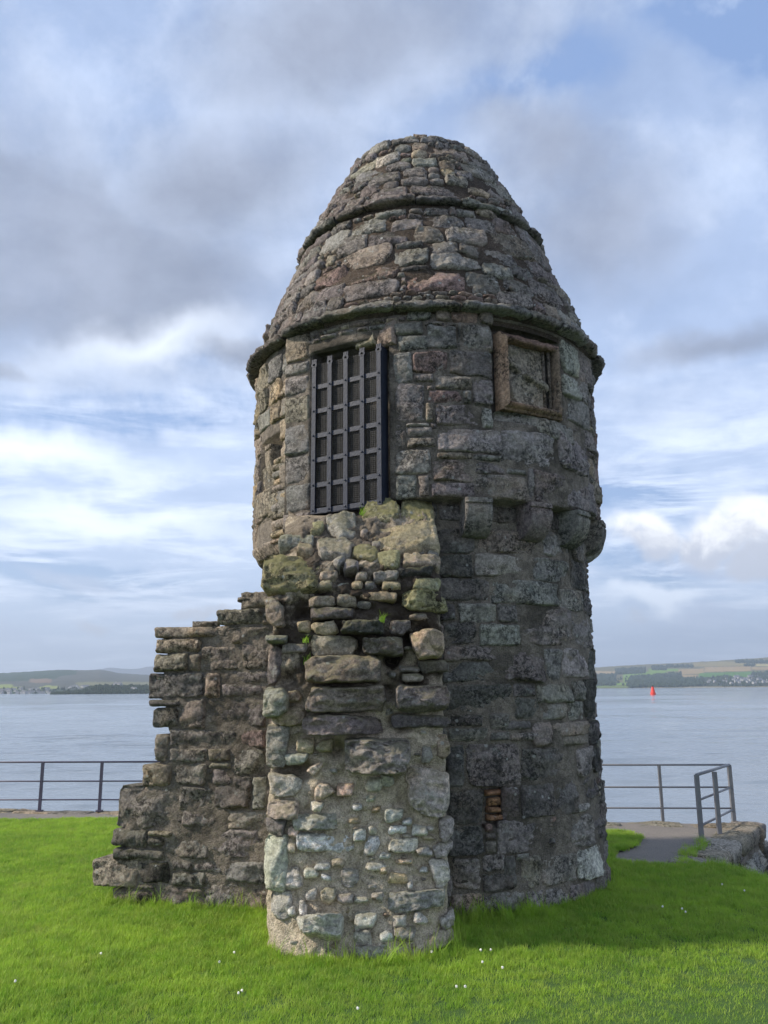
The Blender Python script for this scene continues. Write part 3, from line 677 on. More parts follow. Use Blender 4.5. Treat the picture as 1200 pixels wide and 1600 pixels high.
autofill(SH, occS, (3.42, Z_DR-.01), (R(-110), R(112)), (.175, .18), (.22, .45), mk(SH, 'shaft_stone', M_wall, TW, 'ddg', (.0, .004), .5), limit=60, cover=.25)
nS = len(sh)+autofill(SH, occS, (-.05, Z_DR-.05), (R(-110), R(112)), (.17, .25), (.25, .55), fS, limit=200)
fSs = mk(SH, 'pinning_stone', M_wall, TW, 'dgnvr', (.004, .014), .8)
autofill(SH, occS, (0.05, Z_DR-.05), (R(-95), R(95)), (.055, .075), (.10, .24), fSs, minw=.06, cover=.04, limit=150)
# brick filling of the niche
NB = Rev([(0, R_SH-.055), (9, R_SH-.055)])
for b in parse('355 535 450 570;360 580 445 635;360 642 450 680;355 687 460 733', 670, 1100, 4):
    q = box_uv(NB, b); stone('brick', NB, *q, .03, .8, M_dress, TW, pcol('o', .3), depth=.05, warp=.1, cr=.15)
# ---- drum stones
dr = parse('''215 75 400 190 g;430 80 535 200 n;545 85 740 205 r;750 95 850 215 v;160 210 335 290 g;345 205 460 228 v;370 235 575 385 g;590 225 610 400 v;620 222 848 410 v;180 310 370 415 g;20 80 200 145 n
120 435 245 650 g;268 425 500 565 r;525 420 848 595 d;275 592 405 630 v;420 605 690 700 v;380 710 620 795 r;630 720 690 790 v;700 620 850 825 v;130 655 350 935 g;420 812 745 955 v;770 840 815 960 g;355 800 410 930 n
130 955 200 1130 g;210 948 375 968 p;215 975 400 1042 g;250 1050 415 1110 n;440 1000 880 1165 g;390 945 435 990 v;130 1135 370 1325 p;470 1160 690 1205 n;715 1178 870 1220 g;420 1215 700 1375 v;720 1235 935 1310 v
130 1335 285 1500 g;300 1350 380 1450 v;390 1385 700 1490 v''', 590, 460, 4.706)
dr += parse('''465 678 940 800 e;500 780 830 1005 g;850 810 1040 1035 g;700 1040 890 1230 v;350 1055 650 1200 v;668 1010 695 1180 g;915 1060 1075 1260 v;965 745 1080 880 v''', 660, 480, 4)
dr += parse('''730 200 1000 330 g;712 350 860 630 e;870 440 975 720 v;712 660 860 850 e;865 700 1000 920 g;755 860 960 1110 g;985 560 1045 760 d;960 890 1050 1140 d''', 760, 480, 6)
dr += parse('''560 38 1050 110 d;210 55 620 110 d''', 660, 440, 4)[:0]
dr += parse('''110 560 290 700 r''', 380, 480, 4.286)[:0]
occD = []; fD = mk(DR, 'drum_stone', M_wall, TW, 'vvgnr')
pqr = box_uv(DR, (771, 500, 884, 661)); al = math.atan2((DP.O+DP.A*uj).x-AX.x, -((DP.O+DP.A*uj).y-AX.y))
for q, c_, f_ in laid(DR, dr+[(782, 486, 885, 500, 'v', '')], .045, .012, [pqr, (al+.02, 3.2, a0, 5.55), (-9, Z_DR-.2, 9, Z_DR), (-9, Z_EV-.05, 9, Z_EV+.2)]): occD.append(q); fD(*q, c_)
# areas kept free: plaque, door
occD.append(box_uv(DR, (771, 500, 884, 661)))
al = math.atan2((DP.O+DP.A*uj).x-AX.x, -((DP.O+DP.A*uj).y-AX.y))
occD.append((al+.02, 3.2, a0, 5.55))
occD.append((SLOT[0]-.01, SLOT[1]-.01, SLOT[2]+.01, SLOT[3]+.01))
# smooth slab above the plaque
for sgn in (0,): pass
fDl = mk(DR, 'drum_stone', M_wall, TW, 'nntg')
autofill(DR, occD, (Z_DR+.01, Z_EV-.06), (R(-112), al), (.22, .30), (.3, .5), fDl, limit=70)
autofill(DR, occD, (Z_DR+.01, Z_EV-.06), (al, R(112)), (.19, .26), (.25, .5), fD, limit=120)
fDs = mk(DR, 'pinning_stone', M_wall, TW, 'gnvv', (.004, .014), .8)
autofill(DR, occD, (Z_DR+.02, Z_EV-.06), (R(-40), R(90)), (.05, .07), (.10, .24), fDs, minw=.06, cover=.04, limit=100)
autofill(DR, occD, (Z_DR+.02, Z_EV-.06), (R(-14), R(85)), (.04, .055), (.08, .2), fDs, minw=.05, cover=.03, limit=50)
# drum underside ledge
rows = []
for (r_, z) in ((R_SH-.1, Z_DR+.01), (R_DR-.03, Z_DR+.002)):
    rows.append([(AX.x+r_*math.sin(th), AX.y-r_*math.cos(th), z) for th in np.linspace(-math.pi, math.pi, 181)[:-1]])
V, Fc = skin_rows(rows); mesh_obj('drum_soffit', V, Fc, M_wall, TW, True, None, PAL['d'])
# ---- string courses
def string_course(name, z, r0, hgt, out, pal, nseg, sag=.0, seed=1):
    rr = random.Random(seed); cuts = [0]
    while cuts[-1] < 2*math.pi-.15: cuts.append(cuts[-1]+2*math.pi/nseg*rr.uniform(.6, 1.4))
    cuts[-1] = 2*math.pi
    for c0, c1 in zip(cuts, cuts[1:]):
        n_ = max(6, int((c1-c0)*r0/.035)); dz_ = rr.uniform(-.018, .018); do = rr.uniform(-.02, .02); dh = rr.uniform(.85, 1.15); sd_ = rr.uniform(0, 50)
        V = []; Fc = []; prof = [(-.25, -.42), (.05, -.46), (.45, -.44), (.80, -.38), (.98, -.18), (1.0, .02), (.86, .26), (.5, .55), (.15, .85), (-.25, 1.1)]
        for i in range(n_+1):
            th = c0+.006/r0+(c1-c0-.012/r0)*i/n_-math.pi
            ee = 1-.25*max(0, 1-min(i, n_-i)*.6)
            for (a_, b_) in prof:
                wob = nz3((th*r0, a_, b_), 5, sd_)*.030+nz3((th*r0, a_, b_), 16, sd_)*.020+nz3((th*r0, a_, b_), 35, sd_)*.010
                r_ = r0+a_*(out+do)*ee+wob*(a_ > 0)*1.0; zz = z+dz_+b_*hgt*dh*ee+wob*.7
                V.append((AX.x+r_*math.sin(th), AX.y-r_*math.cos(th), zz))
        m_ = len(prof)
        for i in range(n_):
            for j in range(m_-1): Fc.append((i*m_+j, (i+1)*m_+j, (i+1)*m_+j+1, i*m_+j+1))
        Fc.append(tuple(range(m_-1, -1, -1))); Fc.append(tuple(n_*m_+j for j in range(m_)))
        mesh_obj(name, V, Fc, M_roof, TW, True, None, pcol(rr.choice(pal)))
string_course('eaves_moulding', 5.755, 2.045, .095, .125, 'dvdgn', 22, seed=5)
string_course('roof_moulding', 7.31, 1.465, .09, .125, 'gndgv', 18, seed=8)
# ---- roof stones
rfA = parse('''635 198 865 245;900 182 1000 213;900 224 985 250;1010 186 1190 226;460 255 715 370 g;770 252 1000 335 g;1015 235 1320 315 g
240 370 430 480;365 398 555 530 v;585 362 870 462 v;935 335 1160 430 n;1178 328 1490 440 g;790 445 990 478 d;380 485 760 622 n;782 490 1050 615 e;1060 455 1280 515;1290 458 1445 555 v
1065 552 1450 635 g;190 650 410 760 r;430 642 805 738 r;850 634 1050 658 d;882 664 1330 800 r;395 750 820 850 v;815 770 878 820 v;190 790 380 870 r''', 460, 290, 5)
rfA += parse('''262 265 465 345;472 298 635 370;645 305 780 355;180 197 300 240;330 197 480 240;505 212 690 265 p;425 375 730 530 n;660 378 840 480 g;745 470 850 585 v;390 518 620 610 g;648 575 845 680
372 622 590 712 g;605 648 790 735 v;255 692 500 825 v;545 735 740 845 v;765 775 980 900 v''', 680, 290, 5)
rfA += parse('''540 88 735 145 e;350 98 530 142 e;195 142 320 210 e;760 112 835 145;890 150 975 195 r
355 177 465 218 e;480 152 590 198 n;660 160 750 192 g;760 175 840 200 d;600 200 860 250 n;490 215 590 248 y;165 240 222 280 e;228 235 385 300 w;410 268 470 290 e;475 262 660 308 e;830 260 872 298;890 208 1010 255 g;885 262 1010 325 g
95 292 210 375 e;95 335 262 430 g;300 302 465 348 e;415 328 585 396 g;600 338 678 370;597 377 670 403;675 297 795 342;692 347 785 383 t;792 352 905 402 g;855 315 1020 390 g;1030 355 1130 420;
170 382 388 445 g;400 407 590 456 r;612 407 700 443 g;722 407 878 456 g;912 422 1140 472 g;65 447 150 490;110 457 248 530 v;272 437 382 486;465 458 870 515 v;888 472 1012 518 y;180 478 448 570 v;20 555 128 630 v''', 540, 190, 4.615)
occR = []; fR = mk(RF, 'roof_stone', M_roof, TW, 'vvgnv', (.008, .022), 1.1, cr=.34, edge=.016)
for q, c_, f_ in laid(RF, rfA, .02, .020, [(-9, 5.6, 9, 5.80), (-9, 7.22, 9, 7.38)]):
    if q[3] > 8.57: q = (q[0], q[1], q[2], 8.57)
    if q[3]-q[1] < .03: continue
    occR.append(q); fR(*q, {'r': 'v', 'e': 'g', 'y': 't'}.get(c_, c_) if rnd.random() < .6 else c_)
for zz in (5.70, 7.31): occR.append((-4, zz-.08, 4, zz+.07))
nr_ = len(rfA)
autofill(RF, occR, (5.86, 7.23), (R(-112), R(112)), (.14, .2), (.2, .5), fR, limit=120)
autofill(RF, occR, (7.40, 8.56), (R(-120), R(120)), (.11, .17), (.15, .36), fR, limit=120)
fRs = mk(RF, 'roof_pinning_stone', M_roof, TW, 'vgnnr', (.008, .02), .9, cr=.5)
autofill(RF, occR, (5.86, 8.5), (R(-100), R(100)), (.045, .06), (.08, .2), fRs, minw=.05, cover=.05, limit=200)
# rim of loose stones round the top
for i in range(30):
    th = 2*math.pi*i/30+rnd.uniform(-.06, .06); r_ = .84+rnd.uniform(-.03, .02); z = 8.56+rnd.uniform(-.01, .03)
    S = Rev([(0, r_), (12, r_)]); wv = rnd.uniform(.06, .12)/r_
    stone('rim_stone', S, th-math.pi-wv, z-.06, th-math.pi+wv, z+rnd.uniform(.015, .05), .04, 1, M_roof, TW, pcol(rnd.choice('vgen')), depth=.14, cr=.5)
# ---- door surround (flat panel)
ds = parse('''285 185 450 365 n;450 112 745 262 g;750 100 885 262 t;890 95 1015 262 n;400 52 600 108 r;620 32 742 85 v''', 380, 480, 4.286)
ds += parse('''300 267 455 343 g;300 352 455 463 g;300 477 458 643 n;300 652 462 843 g;300 852 463 1018 g;300 1028 463 1200 g;275 1207 460 1310 v;145 1400 0 0''', 370, 500, 4)[:-1]
for b in ds:
    q = box_uv(DP, b); u0_ = q[0]; 
    if b[0] < 455 : u0_ = max(q[0], uj)
    stone('door_surround_stone', DP, u0_, q[1], q[2], q[3], .022, .7, M_dress, TW, pcol(b[4]), depth=.25 if b[0] < 455 else .10, warp=.02, cr=.08, edge=.02)
# door surround backing wall so the panel has its thickness
mb = MB()
zt = DP.hit(520, 512)[1]; zb = DP.hit(460, 840)[1]
def dbox(u0, u1, z0, z1, d0, d1): 
    c = DP.O+DP.A*((u0+u1)/2)+DP.N*((d0+d1)/2); mb.box((c.x, c.y, (z0+z1)/2), (abs(u1-u0)/2, abs(d1-d0)/2, (z1-z0)/2), (DP.A, DP.N, Vector((0, 0, 1))))
dbox(uj+.02, ug0-.01, zb-.12, zt, -.5, -.004); dbox(ug0-.01, -.05, zg1, zt, -.5, -.006)
mb.build('door_surround_core', M_mortar, TW)
# near-black sheet at the back of the opening; interior shade put into its colour
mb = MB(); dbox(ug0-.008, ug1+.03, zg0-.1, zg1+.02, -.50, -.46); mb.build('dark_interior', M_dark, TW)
# ---- iron gate, standing a little in front of the opening
gu0, gu1 = DP.hit(489.5, 700)[0], DP.hit(602, 700)[0]; gz0 = DP.hit(550, 797)[1]; gz1 = DP.hit(548, 559)[1]
gz0 -= .0
GT = None
def gbox(mbx, u0, u1, z0, z1, d0, d1):
    c = DP.O+DP.A*((u0+u1)/2)+DP.N*((d0+d1)/2); mbx.box((c.x, c.y, (z0+z1)/2), (abs(u1-u0)/2, abs(d1-d0)/2, (z1-z0)/2), (DP.A, DP.N, Vector((0, 0, 1))))
mb = MB(); gbox(mb, gu1-.005, gu1+.004, gz0, gz1+.03, -.06, .070)     # deep side plate seen from the right
gbox(mb, gu0-.004, gu0+.004, gz0, gz1, -.06, .03); gbox(mb, gu0, gu1, gz0-.004, gz0+.006, -.05, .04)
GT = mb.build('iron_gate', M_iron, TW)
bw = .048; F0 = .03
us = [gu0+bw/2+(gu1-gu0-bw)*i/4 for i in range(5)]; H6 = [gz0+.03+(gz1-gz0-.03)*k_ for k_ in (0, .168, .335, .50, .668, .835)]
def F_(u): return F0+(.05)*(u-gu0)/(gu1-gu0)
for u in us:
    mb = MB(); gbox(mb, u-bw/2, u+bw/2, gz0, gz1-.04, F_(u)-.004, F_(u)+.010)
    mb.build('upright_bar', M_iron, GT)
    # pierced round finial
    c = DP.O+DP.A*u+DP.N*F_(u); c = Vector((c.x, c.y, gz1-.015)); mb = MB(); n_ = 18; P = []; Q = []
    for d_ in (-.004, .010):
        for rr_ in (.034, .014):
            for i in range(n_):
                a_ = 2*math.pi*i/n_; P.append(c+DP.A*math.cos(a_)*rr_+Vector((0, 0, 1))*math.sin(a_)*rr_+DP.N*d_)
    for i in range(n_):
        j = (i+1) % n_; Q += [(2*n_+i, 2*n_+j, 3*n_+j, 3*n_+i), (i, n_+i, n_+j, j), (i, j, 2*n_+j, 2*n_+i), (n_+i, 3*n_+i, 3*n_+j, n_+j)]
    mb.add(P, Q)
    for s_ in (-1, 0, 1): cc = c+DP.A*s_*.02; mb.box((cc.x, cc.y, gz1+.032), (.008, .006, .016), (DP.A, DP.N, Vector((0, 0, 1))))
    mb.box(c+Vector((0, 0, .024))+DP.N*.003, (.028, .006, .006), (DP.A, DP.N, Vector((0, 0, 1))))
    mb.build('pierced_finial', M_iron, GT)
for z in H6:
    mb = MB(); gbox(mb, gu0, gu1, z-.024, z+.024, 0, .008)
    for i_, v_ in enumerate(mb.V):
        u = (Vector(v_)-DP.O).dot(DP.A); mb.V[i_] = tuple(Vector(v_)+DP.N*(F_(u)-.014))
    mb.build('cross_bar', M_iron, GT)
for u in us:
    for z in H6+[(a+b_)/2 for a, b_ in zip(H6, H6[1:])][:0]:
        mb = MB(); c = DP.O+DP.A*u+DP.N*(F_(u)+.010); c = Vector((c.x, c.y, z)); mb.tube(c-DP.N*.002, c+DP.N*.010, .013, 8, .006); mb.build('rivet', M_iron, GT, True)
mb = MB(); u = gu0
while u < gu1: gbox(mb, u-.0016, u+.0016, gz0, gz1, F_(u)-.030, F_(u)-.0268); u += .0205
z = gz0
while z < gz1:
    k0 = len(mb.V); gbox(mb, gu0, gu1, z-.0016, z+.0016, -.030, -.0268)
    for i_ in range(k0, len(mb.V)):
        v_ = Vector(mb.V[i_]); mb.V[i_] = tuple(v_+DP.N*F_((v_-DP.O).dot(DP.A)))
    z += .0205
o = mb.build('wire_mesh', M_wire, GT); tag(o, kind='stuff')
# ---- armorial panel in its moulded frame
def pbox(mbx, u0, u1, z0, z1, d0, d1): 
    c = PQ.O+PQ.A*((u0+u1)/2)+PQ.N*((d0+d1)/2); mbx.box((c.x, c.y, (z0+z1)/2), (abs(u1-u0)/2, abs(d1-d0)/2, (z1-z0)/2), (PQ.A, PQ.N, Vector((0, 0, 1))))
fu0, fu1 = PQ.hit(785, 585)[0], PQ.hit(878, 590)[0]; fz0, fz1 = PQ.hit(829, 646)[1], PQ.hit(829, 528)[1]
def moulding(a, b_, prof, name, colr_, inw, jag=.004, n_=24):
    """length a->b (u,z); prof = (inward distance, depth) list; inw = inward direction (u,z)"""
    V = []; Fc = []; m_ = len(prof); L = Vector((b_[0]-a[0], b_[1]-a[1]))
    for i in range(n_+1):
        f = i/n_
        for k_, (q_, d_) in enumerate(prof):
            # mitre: ends shift along the length by the inward distance
            mt = q_*(1-2*f)/L.length
            u_ = a[0]+L.x*(f+mt)+inw[0]*q_; z_ = a[1]+L.y*(f+mt)+inw[1]*q_
            jj = nz3((u_, z_, d_), 22, 3)*jag*2 if 0 < k_ < m_-1 else 0
            p = PQ.O+PQ.A*u_+PQ.N*(d_+jj); V.append((p.x, p.y, z_+jj*.5))
    for i in range(n_):
        for j in range(m_-1): Fc.append((i*m_+j, (i+1)*m_+j, (i+1)*m_+j+1, i*m_+j+1))
    mesh_obj(name, V, Fc, M_dress, TW, True, None, colr_)
FD = -.008
prof = [(-.0, -.13), (.0, FD-.03), (.004, FD-.012), (.028, FD-.010), (.031, FD), (.034, FD+.016), (.043, FD+.030), (.062, FD+.032), (.078, FD+.018), (.084, FD-.005), (.086, -.12)]
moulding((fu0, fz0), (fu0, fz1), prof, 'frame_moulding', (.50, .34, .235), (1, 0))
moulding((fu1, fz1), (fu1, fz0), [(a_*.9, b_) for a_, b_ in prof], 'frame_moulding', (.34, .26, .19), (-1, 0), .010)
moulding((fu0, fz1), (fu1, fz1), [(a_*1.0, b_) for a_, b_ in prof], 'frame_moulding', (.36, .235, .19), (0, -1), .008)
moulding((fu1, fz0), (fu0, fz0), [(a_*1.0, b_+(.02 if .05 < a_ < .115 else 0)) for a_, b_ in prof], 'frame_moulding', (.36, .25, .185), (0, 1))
# hood mould remnant above, colonnettes, carved slab
S = PQ
iu0, iu1, iz0, iz1 = fu0+.085, fu1-.055, fz0+.085, fz1-.07
rows = []; NX, NZ = 44, 56
for j in range(NZ+1):
    r_ = []
    for i in range(NX+1):
        x = i/NX; y = j/NZ; d_ = -.085
        # worn carving: shield low down, ribbon scroll across the middle, helm at the top
        sh_ = max(0, 1-math.hypot((x-.42)/.34, (y-.26)/.25)**4); d_ += .055*min(1, sh_*3)
        rb = abs(y-(.62-.28*(x-.1)+.04*math.sin(x*9))); d_ += .055*max(0, 1-(rb/.065)**4)
        hm_ = max(0, 1-math.hypot((x-.25)/.14, (y-.87)/.08)**2); d_ += .035*hm_
        hm2 = max(0, 1-math.hypot((x-.75)/.16, (y-.84)/.06)**2); d_ += .022*hm2
        d_ += .010*nz3((x, y, 0), 5, 2)+.006*nz3((x, y, 0), 14, 7)
        p = PQ.O+PQ.A*(iu0-.02+(iu1-iu0+.0)*x*.86)+PQ.N*d_; r_.append((p.x, p.y, iz0-.03+(iz1-iz0+.06)*y))
    rows.append(r_)
V, Fc = skin_rows(rows, False); mesh_obj('carved_panel', V, Fc, M_dress, TW, True, None, (.42, .365, .29))
for k_, uu in enumerate((.80, .90, 1.0)):
    u_ = iu0+(iu1-iu0)*uu; c = PQ.O+PQ.A*u_+PQ.N*(-.075+.012*k_); mb = MB(); mb.tube((c.x, c.y, iz0-.03), (c.x, c.y, iz1+.02), .017, 10); mb.build('colonnette', M_dress, TW, True, (.24, .20, .16))
mb = MB(); pbox(mb, fu0+.02, fu1-.02, fz0+.02, fz1-.02, -.128, -.12); mb.build('panel_back', M_dress, TW, False, (.1, .09, .08))
hz_ = PQ.hit(829, 512)[1]
# ---- corbels
def corbel(th, z1, wv=.27, h=.36, out=.235, colr_='d', parent=TW, S=SH, name='corbel', sd_=0):
    V = []; Fc = []; r0 = S.rad(z1)-.03; n_ = 15
    prof = [(-.12, 0), (out+.03, 0), (out+.03, -.045), (out+.012, -.055), (out+.012, -.075)]
    for i in range(10): a_ = math.pi/2*i/9; prof.append((.03+(out-.0)*math.cos(a_), -.075-(h-.075)*math.sin(a_)))
    prof.append((-.12, -h)); m_ = len(prof)
    for i in range(n_):
        x = -wv/2+wv*i/(n_-1); x = math.copysign(min(abs(x), wv/2), x)
        rr_ = .0 if 0 < i < n_-1 else -.012
        for (a_, b_) in prof:
            wob = .004*nz3((x+th*9, a_, b_), 14, sd_)+.007*nz3((x+th*9, a_, b_), 5, sd_)
            r_ = r0+a_+rr_*(a_ > 0)+wob*(a_ > 0)
            V.append((AX.x+r_*math.sin(th)+x*math.cos(th), AX.y-r_*math.cos(th)+x*math.sin(th), z1+b_*(1+rr_)))
    for i in range(n_-1):
        for j in range(m_-1): Fc.append((i*m_+j, (i+1)*m_+j, (i+1)*m_+j+1, i*m_+j+1))
    Fc.append(tuple(range(m_-1, -1, -1))); Fc.append(tuple((n_-1)*m_+j for j in range(m_)))
    o = mesh_obj(name, V, Fc, M_dress, TW, True, None, pcol(colr_)); 
    o.data.polygons.foreach_set('use_smooth', [False]*len(o.data.polygons)) if False else None
    md = o.modifiers.new('edge', 'EDGE_SPLIT'); md.split_angle = R(32); return o
cths = [az(738, 790, SH), az(823, 795, SH), az(886, 810, SH)]
st = cths[1]-cths[0]
for i, th in enumerate([cths[0], cths[1], cths[1]+st*.98, cths[1]+st*1.96, cths[1]+st*2.9, cths[1]+st*3.9]): corbel(th, Z_DR-.005, colr_='gvgvgv'[i], sd_=i*3)
# ---- left flank, where the drum runs down lower
fl = []
zlo = DR.hit(410, 868)[1]
FL = DR
zz = [DR.hit(412, y)[1] for y in (872, 848, 810, 768, 727)]
aL = R(-88); aR = az(424, 800)
zf = zz[0]
rows = []
for z in np.linspace(zz[0]-.02, Z_DR+.05, 24):
    k_ = min(1, (z-zz[0]+.02)/.16); rr_ = SH.rad(z)+(R_DR-.02-SH.rad(z))*math.sqrt(max(0, 1-(1-k_)**2)); out = []
    for th in np.linspace(R(-125), al+.06, 40): rq = rr_+.008*nz3((th*2, z, 0), 9); out.append((AX.x+rq*math.sin(th), AX.y-rq*math.cos(th), z))
    for th in np.linspace(al+.06, R(-125), 5): out.append((AX.x+1.7*math.sin(th), AX.y-1.7*math.cos(th), z))
    rows.append(out)
V, Fc = skin_rows(rows); mesh_obj('flank_core', V, Fc, M_mortar, TW, True)
for i, (z0, z1) in enumerate(zip(zz, zz[1:])):
    S = Rev([(zz[0], R_DR-.07), (zz[0]+.12, R_DR), (9, R_DR)])
    stone('flank_stone', S, R(-104), z0+.006, aR, z1-.006, .02, .6, M_wall, TW, pcol('n'), warp=.02, cr=.12, edge=.02)
    k_ = z0
    while k_ < z1-.05:
        h_ = rnd.uniform(.07, .12); stone('flank_stone', S, aR+.006, k_+.004, al+.01, min(z1, k_+h_)-.004, .015, .7, M_wall, TW, pcol(rnd.choice('tng')), warp=.05, cr=.3, edge=.02); k_ += h_
# little corbel in its slot on the left
c_th = az(421, 715); 
corbel(c_th, DR.hit(420, 697)[1], .15, .36, .13, 'n', S=Rev([(0, R_DR-.10), (9, R_DR-.10)]), name='corbel', sd_=40)
q = box_uv(DR, (408, 682, 436, 756)); mb = MB()
slot = Rev([(0, R_DR+.026), (9, R_DR+.026)])
#==BUTTRESS==
BXL, BXR = -.985, .505
def ramp(z): return float(np.interp(z, [0, 2.75, 3.05, 3.35, 3.68, 3.9], [7.10, 7.12, 7.20, 7.50, 7.86, 8.1]))
def bfn(x, z):
    f = (x-(BXL+BXR)/2)/((BXR-BXL)/2); bul = .24*math.exp(-max(z, 0)/.35)+.08
    return ramp(z)-bul*max(0, 1-abs(f)**4)
BF = Face(bfn)
BT = empty('broken_wall_stub', ((BXL+BXR)/2, 7.5, 0), 'jagged broken rubble wall stub with pale mortar standing against the front of the tower', 'wall')
pits = []
for (px, py, rr_, dd) in ((448, 1205, .10, .20), (470, 1205, .08, .18), (612, 1030, .09, .24), (640, 1065, .10, .22), (608, 1080, .08, .2), (640, 1000, .07, .14), (500, 960, .10, .14), (590, 905, .09, .14), (450, 1060, .08, .08), (450, 1120, .06, .08), (625, 1130, .09, .12), (660, 985, .06, .1), (680, 820, .06, .1), (560, 945, .09, .12), (470, 960, .07, .10), (525, 1172, .07, .14), (520, 1245, .09, .06), (650, 880, .10, .10), (440, 1000, .05, .05), (600, 820, .08, .08), (540, 900, .08, .08), (460, 1165, .06, .05)):
    u, v_ = BF.hit(px, py); pits.append((u, v_, rr_, dd))
def bcore(x, z):
    y = bfn(x, z); p = (x, z, 0); dd = (.034 if z < 1.6 else min(.06, .026+(z-1.6)*.09))*noise.fractal(Vector((x*3.5, z*3.5, 1)), .7, 2.1, 5)+.018*nz3(p, 17)+.009*nz3(p, 40)
    if z > 2.7: dd *= 1.8
    for (u, v_, rr_, q_) in pits: dd -= q_*math.exp(-((x-u)**2+((z-v_)*1.3)**2)/rr_**2)
    return y-dd+.02
rows = []; NXB = 96
for z in list(np.arange(-.1, 3.72, .018)):
    out = [(BXL+.02, 8.6, z)]
    xl = BXL+.03+.03*noise.fractal(Vector((7, z*4, 0)), .7, 2, 4); xr = BXR-.02+.025*noise.fractal(Vector((3, z*4, 0)), .7, 2, 4)
    yl = bcore(xl, z); yr = bcore(xr, z)
    for k_ in range(1, 8): f = k_/8; out.append((xl+.02*nz3((1, f*3, z), 6), 8.6+(yl+.02-8.6)*f, z))
    if z > 3.02: xl += (.17+.04*nz3((z, 3, 0), 9))*min(1, (z-3.02)/.08)
    for i in range(NXB):
        f = i/(NXB-1); x = xl+(xr-xl)*f; e = min(f, 1-f)*NXB
        out.append((x, bcore(x, z)+(.03 if e < 1 else (.01 if e < 2 else 0)), min(z, 3.60+(.09 if x > -.15 else 0)+.06*nz3((x, 1, 0), 7))))
    for k_ in range(7, 0, -1): f = k_/8; out.append((xr+.02*nz3((5, f*3, z), 6), 8.6+(yr+.02-8.6)*f, z))
    out.append((BXR-.02, 8.6, z)); rows.append(out)
V, Fc = skin_rows(rows, False); n_ = len(rows[0]); Fc.append(tuple((len(rows)-1)*n_+i for i in range(n_)))
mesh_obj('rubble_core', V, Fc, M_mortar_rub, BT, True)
b5 = parse('''620 95 850 200 m M;850 40 1035 190 m M;405 190 590 285 e;320 220 400 290 m;140 295 330 340 e;725 225 1065 365 t B;580 350 710 450 m M;700 390 840 475 m;350 300 590 425 p;60 415 360 635 m MB;690 500 845 560 g
515 430 590 490 g;850 405 1075 460 t;850 470 1040 525 k;905 537 1085 612 m;862 603 1103 745 m MB;360 555 440 605 t;610 618 820 668 t;315 640 470 705 n;472 636 580 700 n;325 705 570 768 d B;380 505 480 560 n;590 510 650 550 g;650 560 700 610 g
65 670 165 830 n;75 880 175 920 e B;150 922 320 975 g;80 935 150 1155 d;250 795 330 850 t;330 795 490 870 t;500 800 740 870 k B;790 770 910 865 d;915 842 1105 1000 t B;330 892 600 990 n;610 885 850 1000 d B;945 1012 1130 1085 d;850 1052 970 1090 g;860 1095 970 1150 n
315 1002 740 1140 n B;285 1148 750 1335 n B;820 1150 1135 1320 v B;290 1335 720 1470 v B;50 1190 190 1350 e B;125 1285 285 1410 t;165 1195 260 1270 t;800 1340 1130 1400 d;780 1082 815 1120 g;460 420 520 470 p;740 560 840 600 t;560 560 620 600 t;250 340 340 400 t;900 740 1000 790 n;400 730 300 700 n''', 400, 760, 3.75)[:-1]
b6 = parse('''515 132 905 345 v BB;45 65 180 275 e;175 215 300 275 e;895 308 1148 575 p B;235 128 340 210 t;350 142 450 200 m;302 272 378 345 i;342 382 463 478 i;78 335 245 468 e;482 392 590 455 i;640 362 735 420 e;735 345 803 400 e;75 482 235 585 n B;220 575 463 658 e B
505 588 610 622 t;70 592 170 690 d;250 692 560 788 w;575 667 640 728 w;642 712 715 803 w;65 700 195 1012 e B;755 542 860 618 p;780 642 870 685 w;920 642 1005 690 p;790 712 950 795 p;930 757 1025 815 g;1040 742 1150 815 g;1080 590 1150 735 g;642 848 763 903 w;447 832 520 878 i;725 797 788 830 w;820 837 913 858 t
287 878 370 943 p;342 857 438 897 w;487 878 608 1008 g;187 882 273 1008 p;775 917 883 965 t;1005 832 1148 1003 p;372 992 468 1088 n;677 1022 753 1078 p;770 1012 1100 1140 g B;258 1148 500 1303 p BB;582 1147 708 1233 p;82 1022 195 1200 g;800 1167 883 1228 p;802 1232 928 1308 g;732 1258 798 1308 w;255 1072 298 1188 w;190 1112 225 1170 w
990 1252 1148 1358 n;1082 1132 1148 1250 g;886 957 913 1003 w;660 977 713 1003 p;577 1057 658 1083 p;1002 642 1038 670 p;862 597 908 628 w;387 922 438 958 w;960 882 998 905 w;290 1012 348 1068 p;482 1032 568 1100 g;970 170 1040 260 g;1060 100 1130 250 n;320 500 400 550 w;660 640 705 690 p;190 640 250 690 i;560 510 620 550 w;575 1240 680 1330 g;930 1150 1000 1220 p;300 1160 250 1100 p;590 1350 740 1420 g;730 880 770 910 t;180 740 230 790 i;640 460 700 500 e''', 400, 1120, 3.75)
BB = [b for b in b5+b6 if b[2] > b[0] and b[3] > b[1]]
grown = laid(BF, BB, .012, .010)
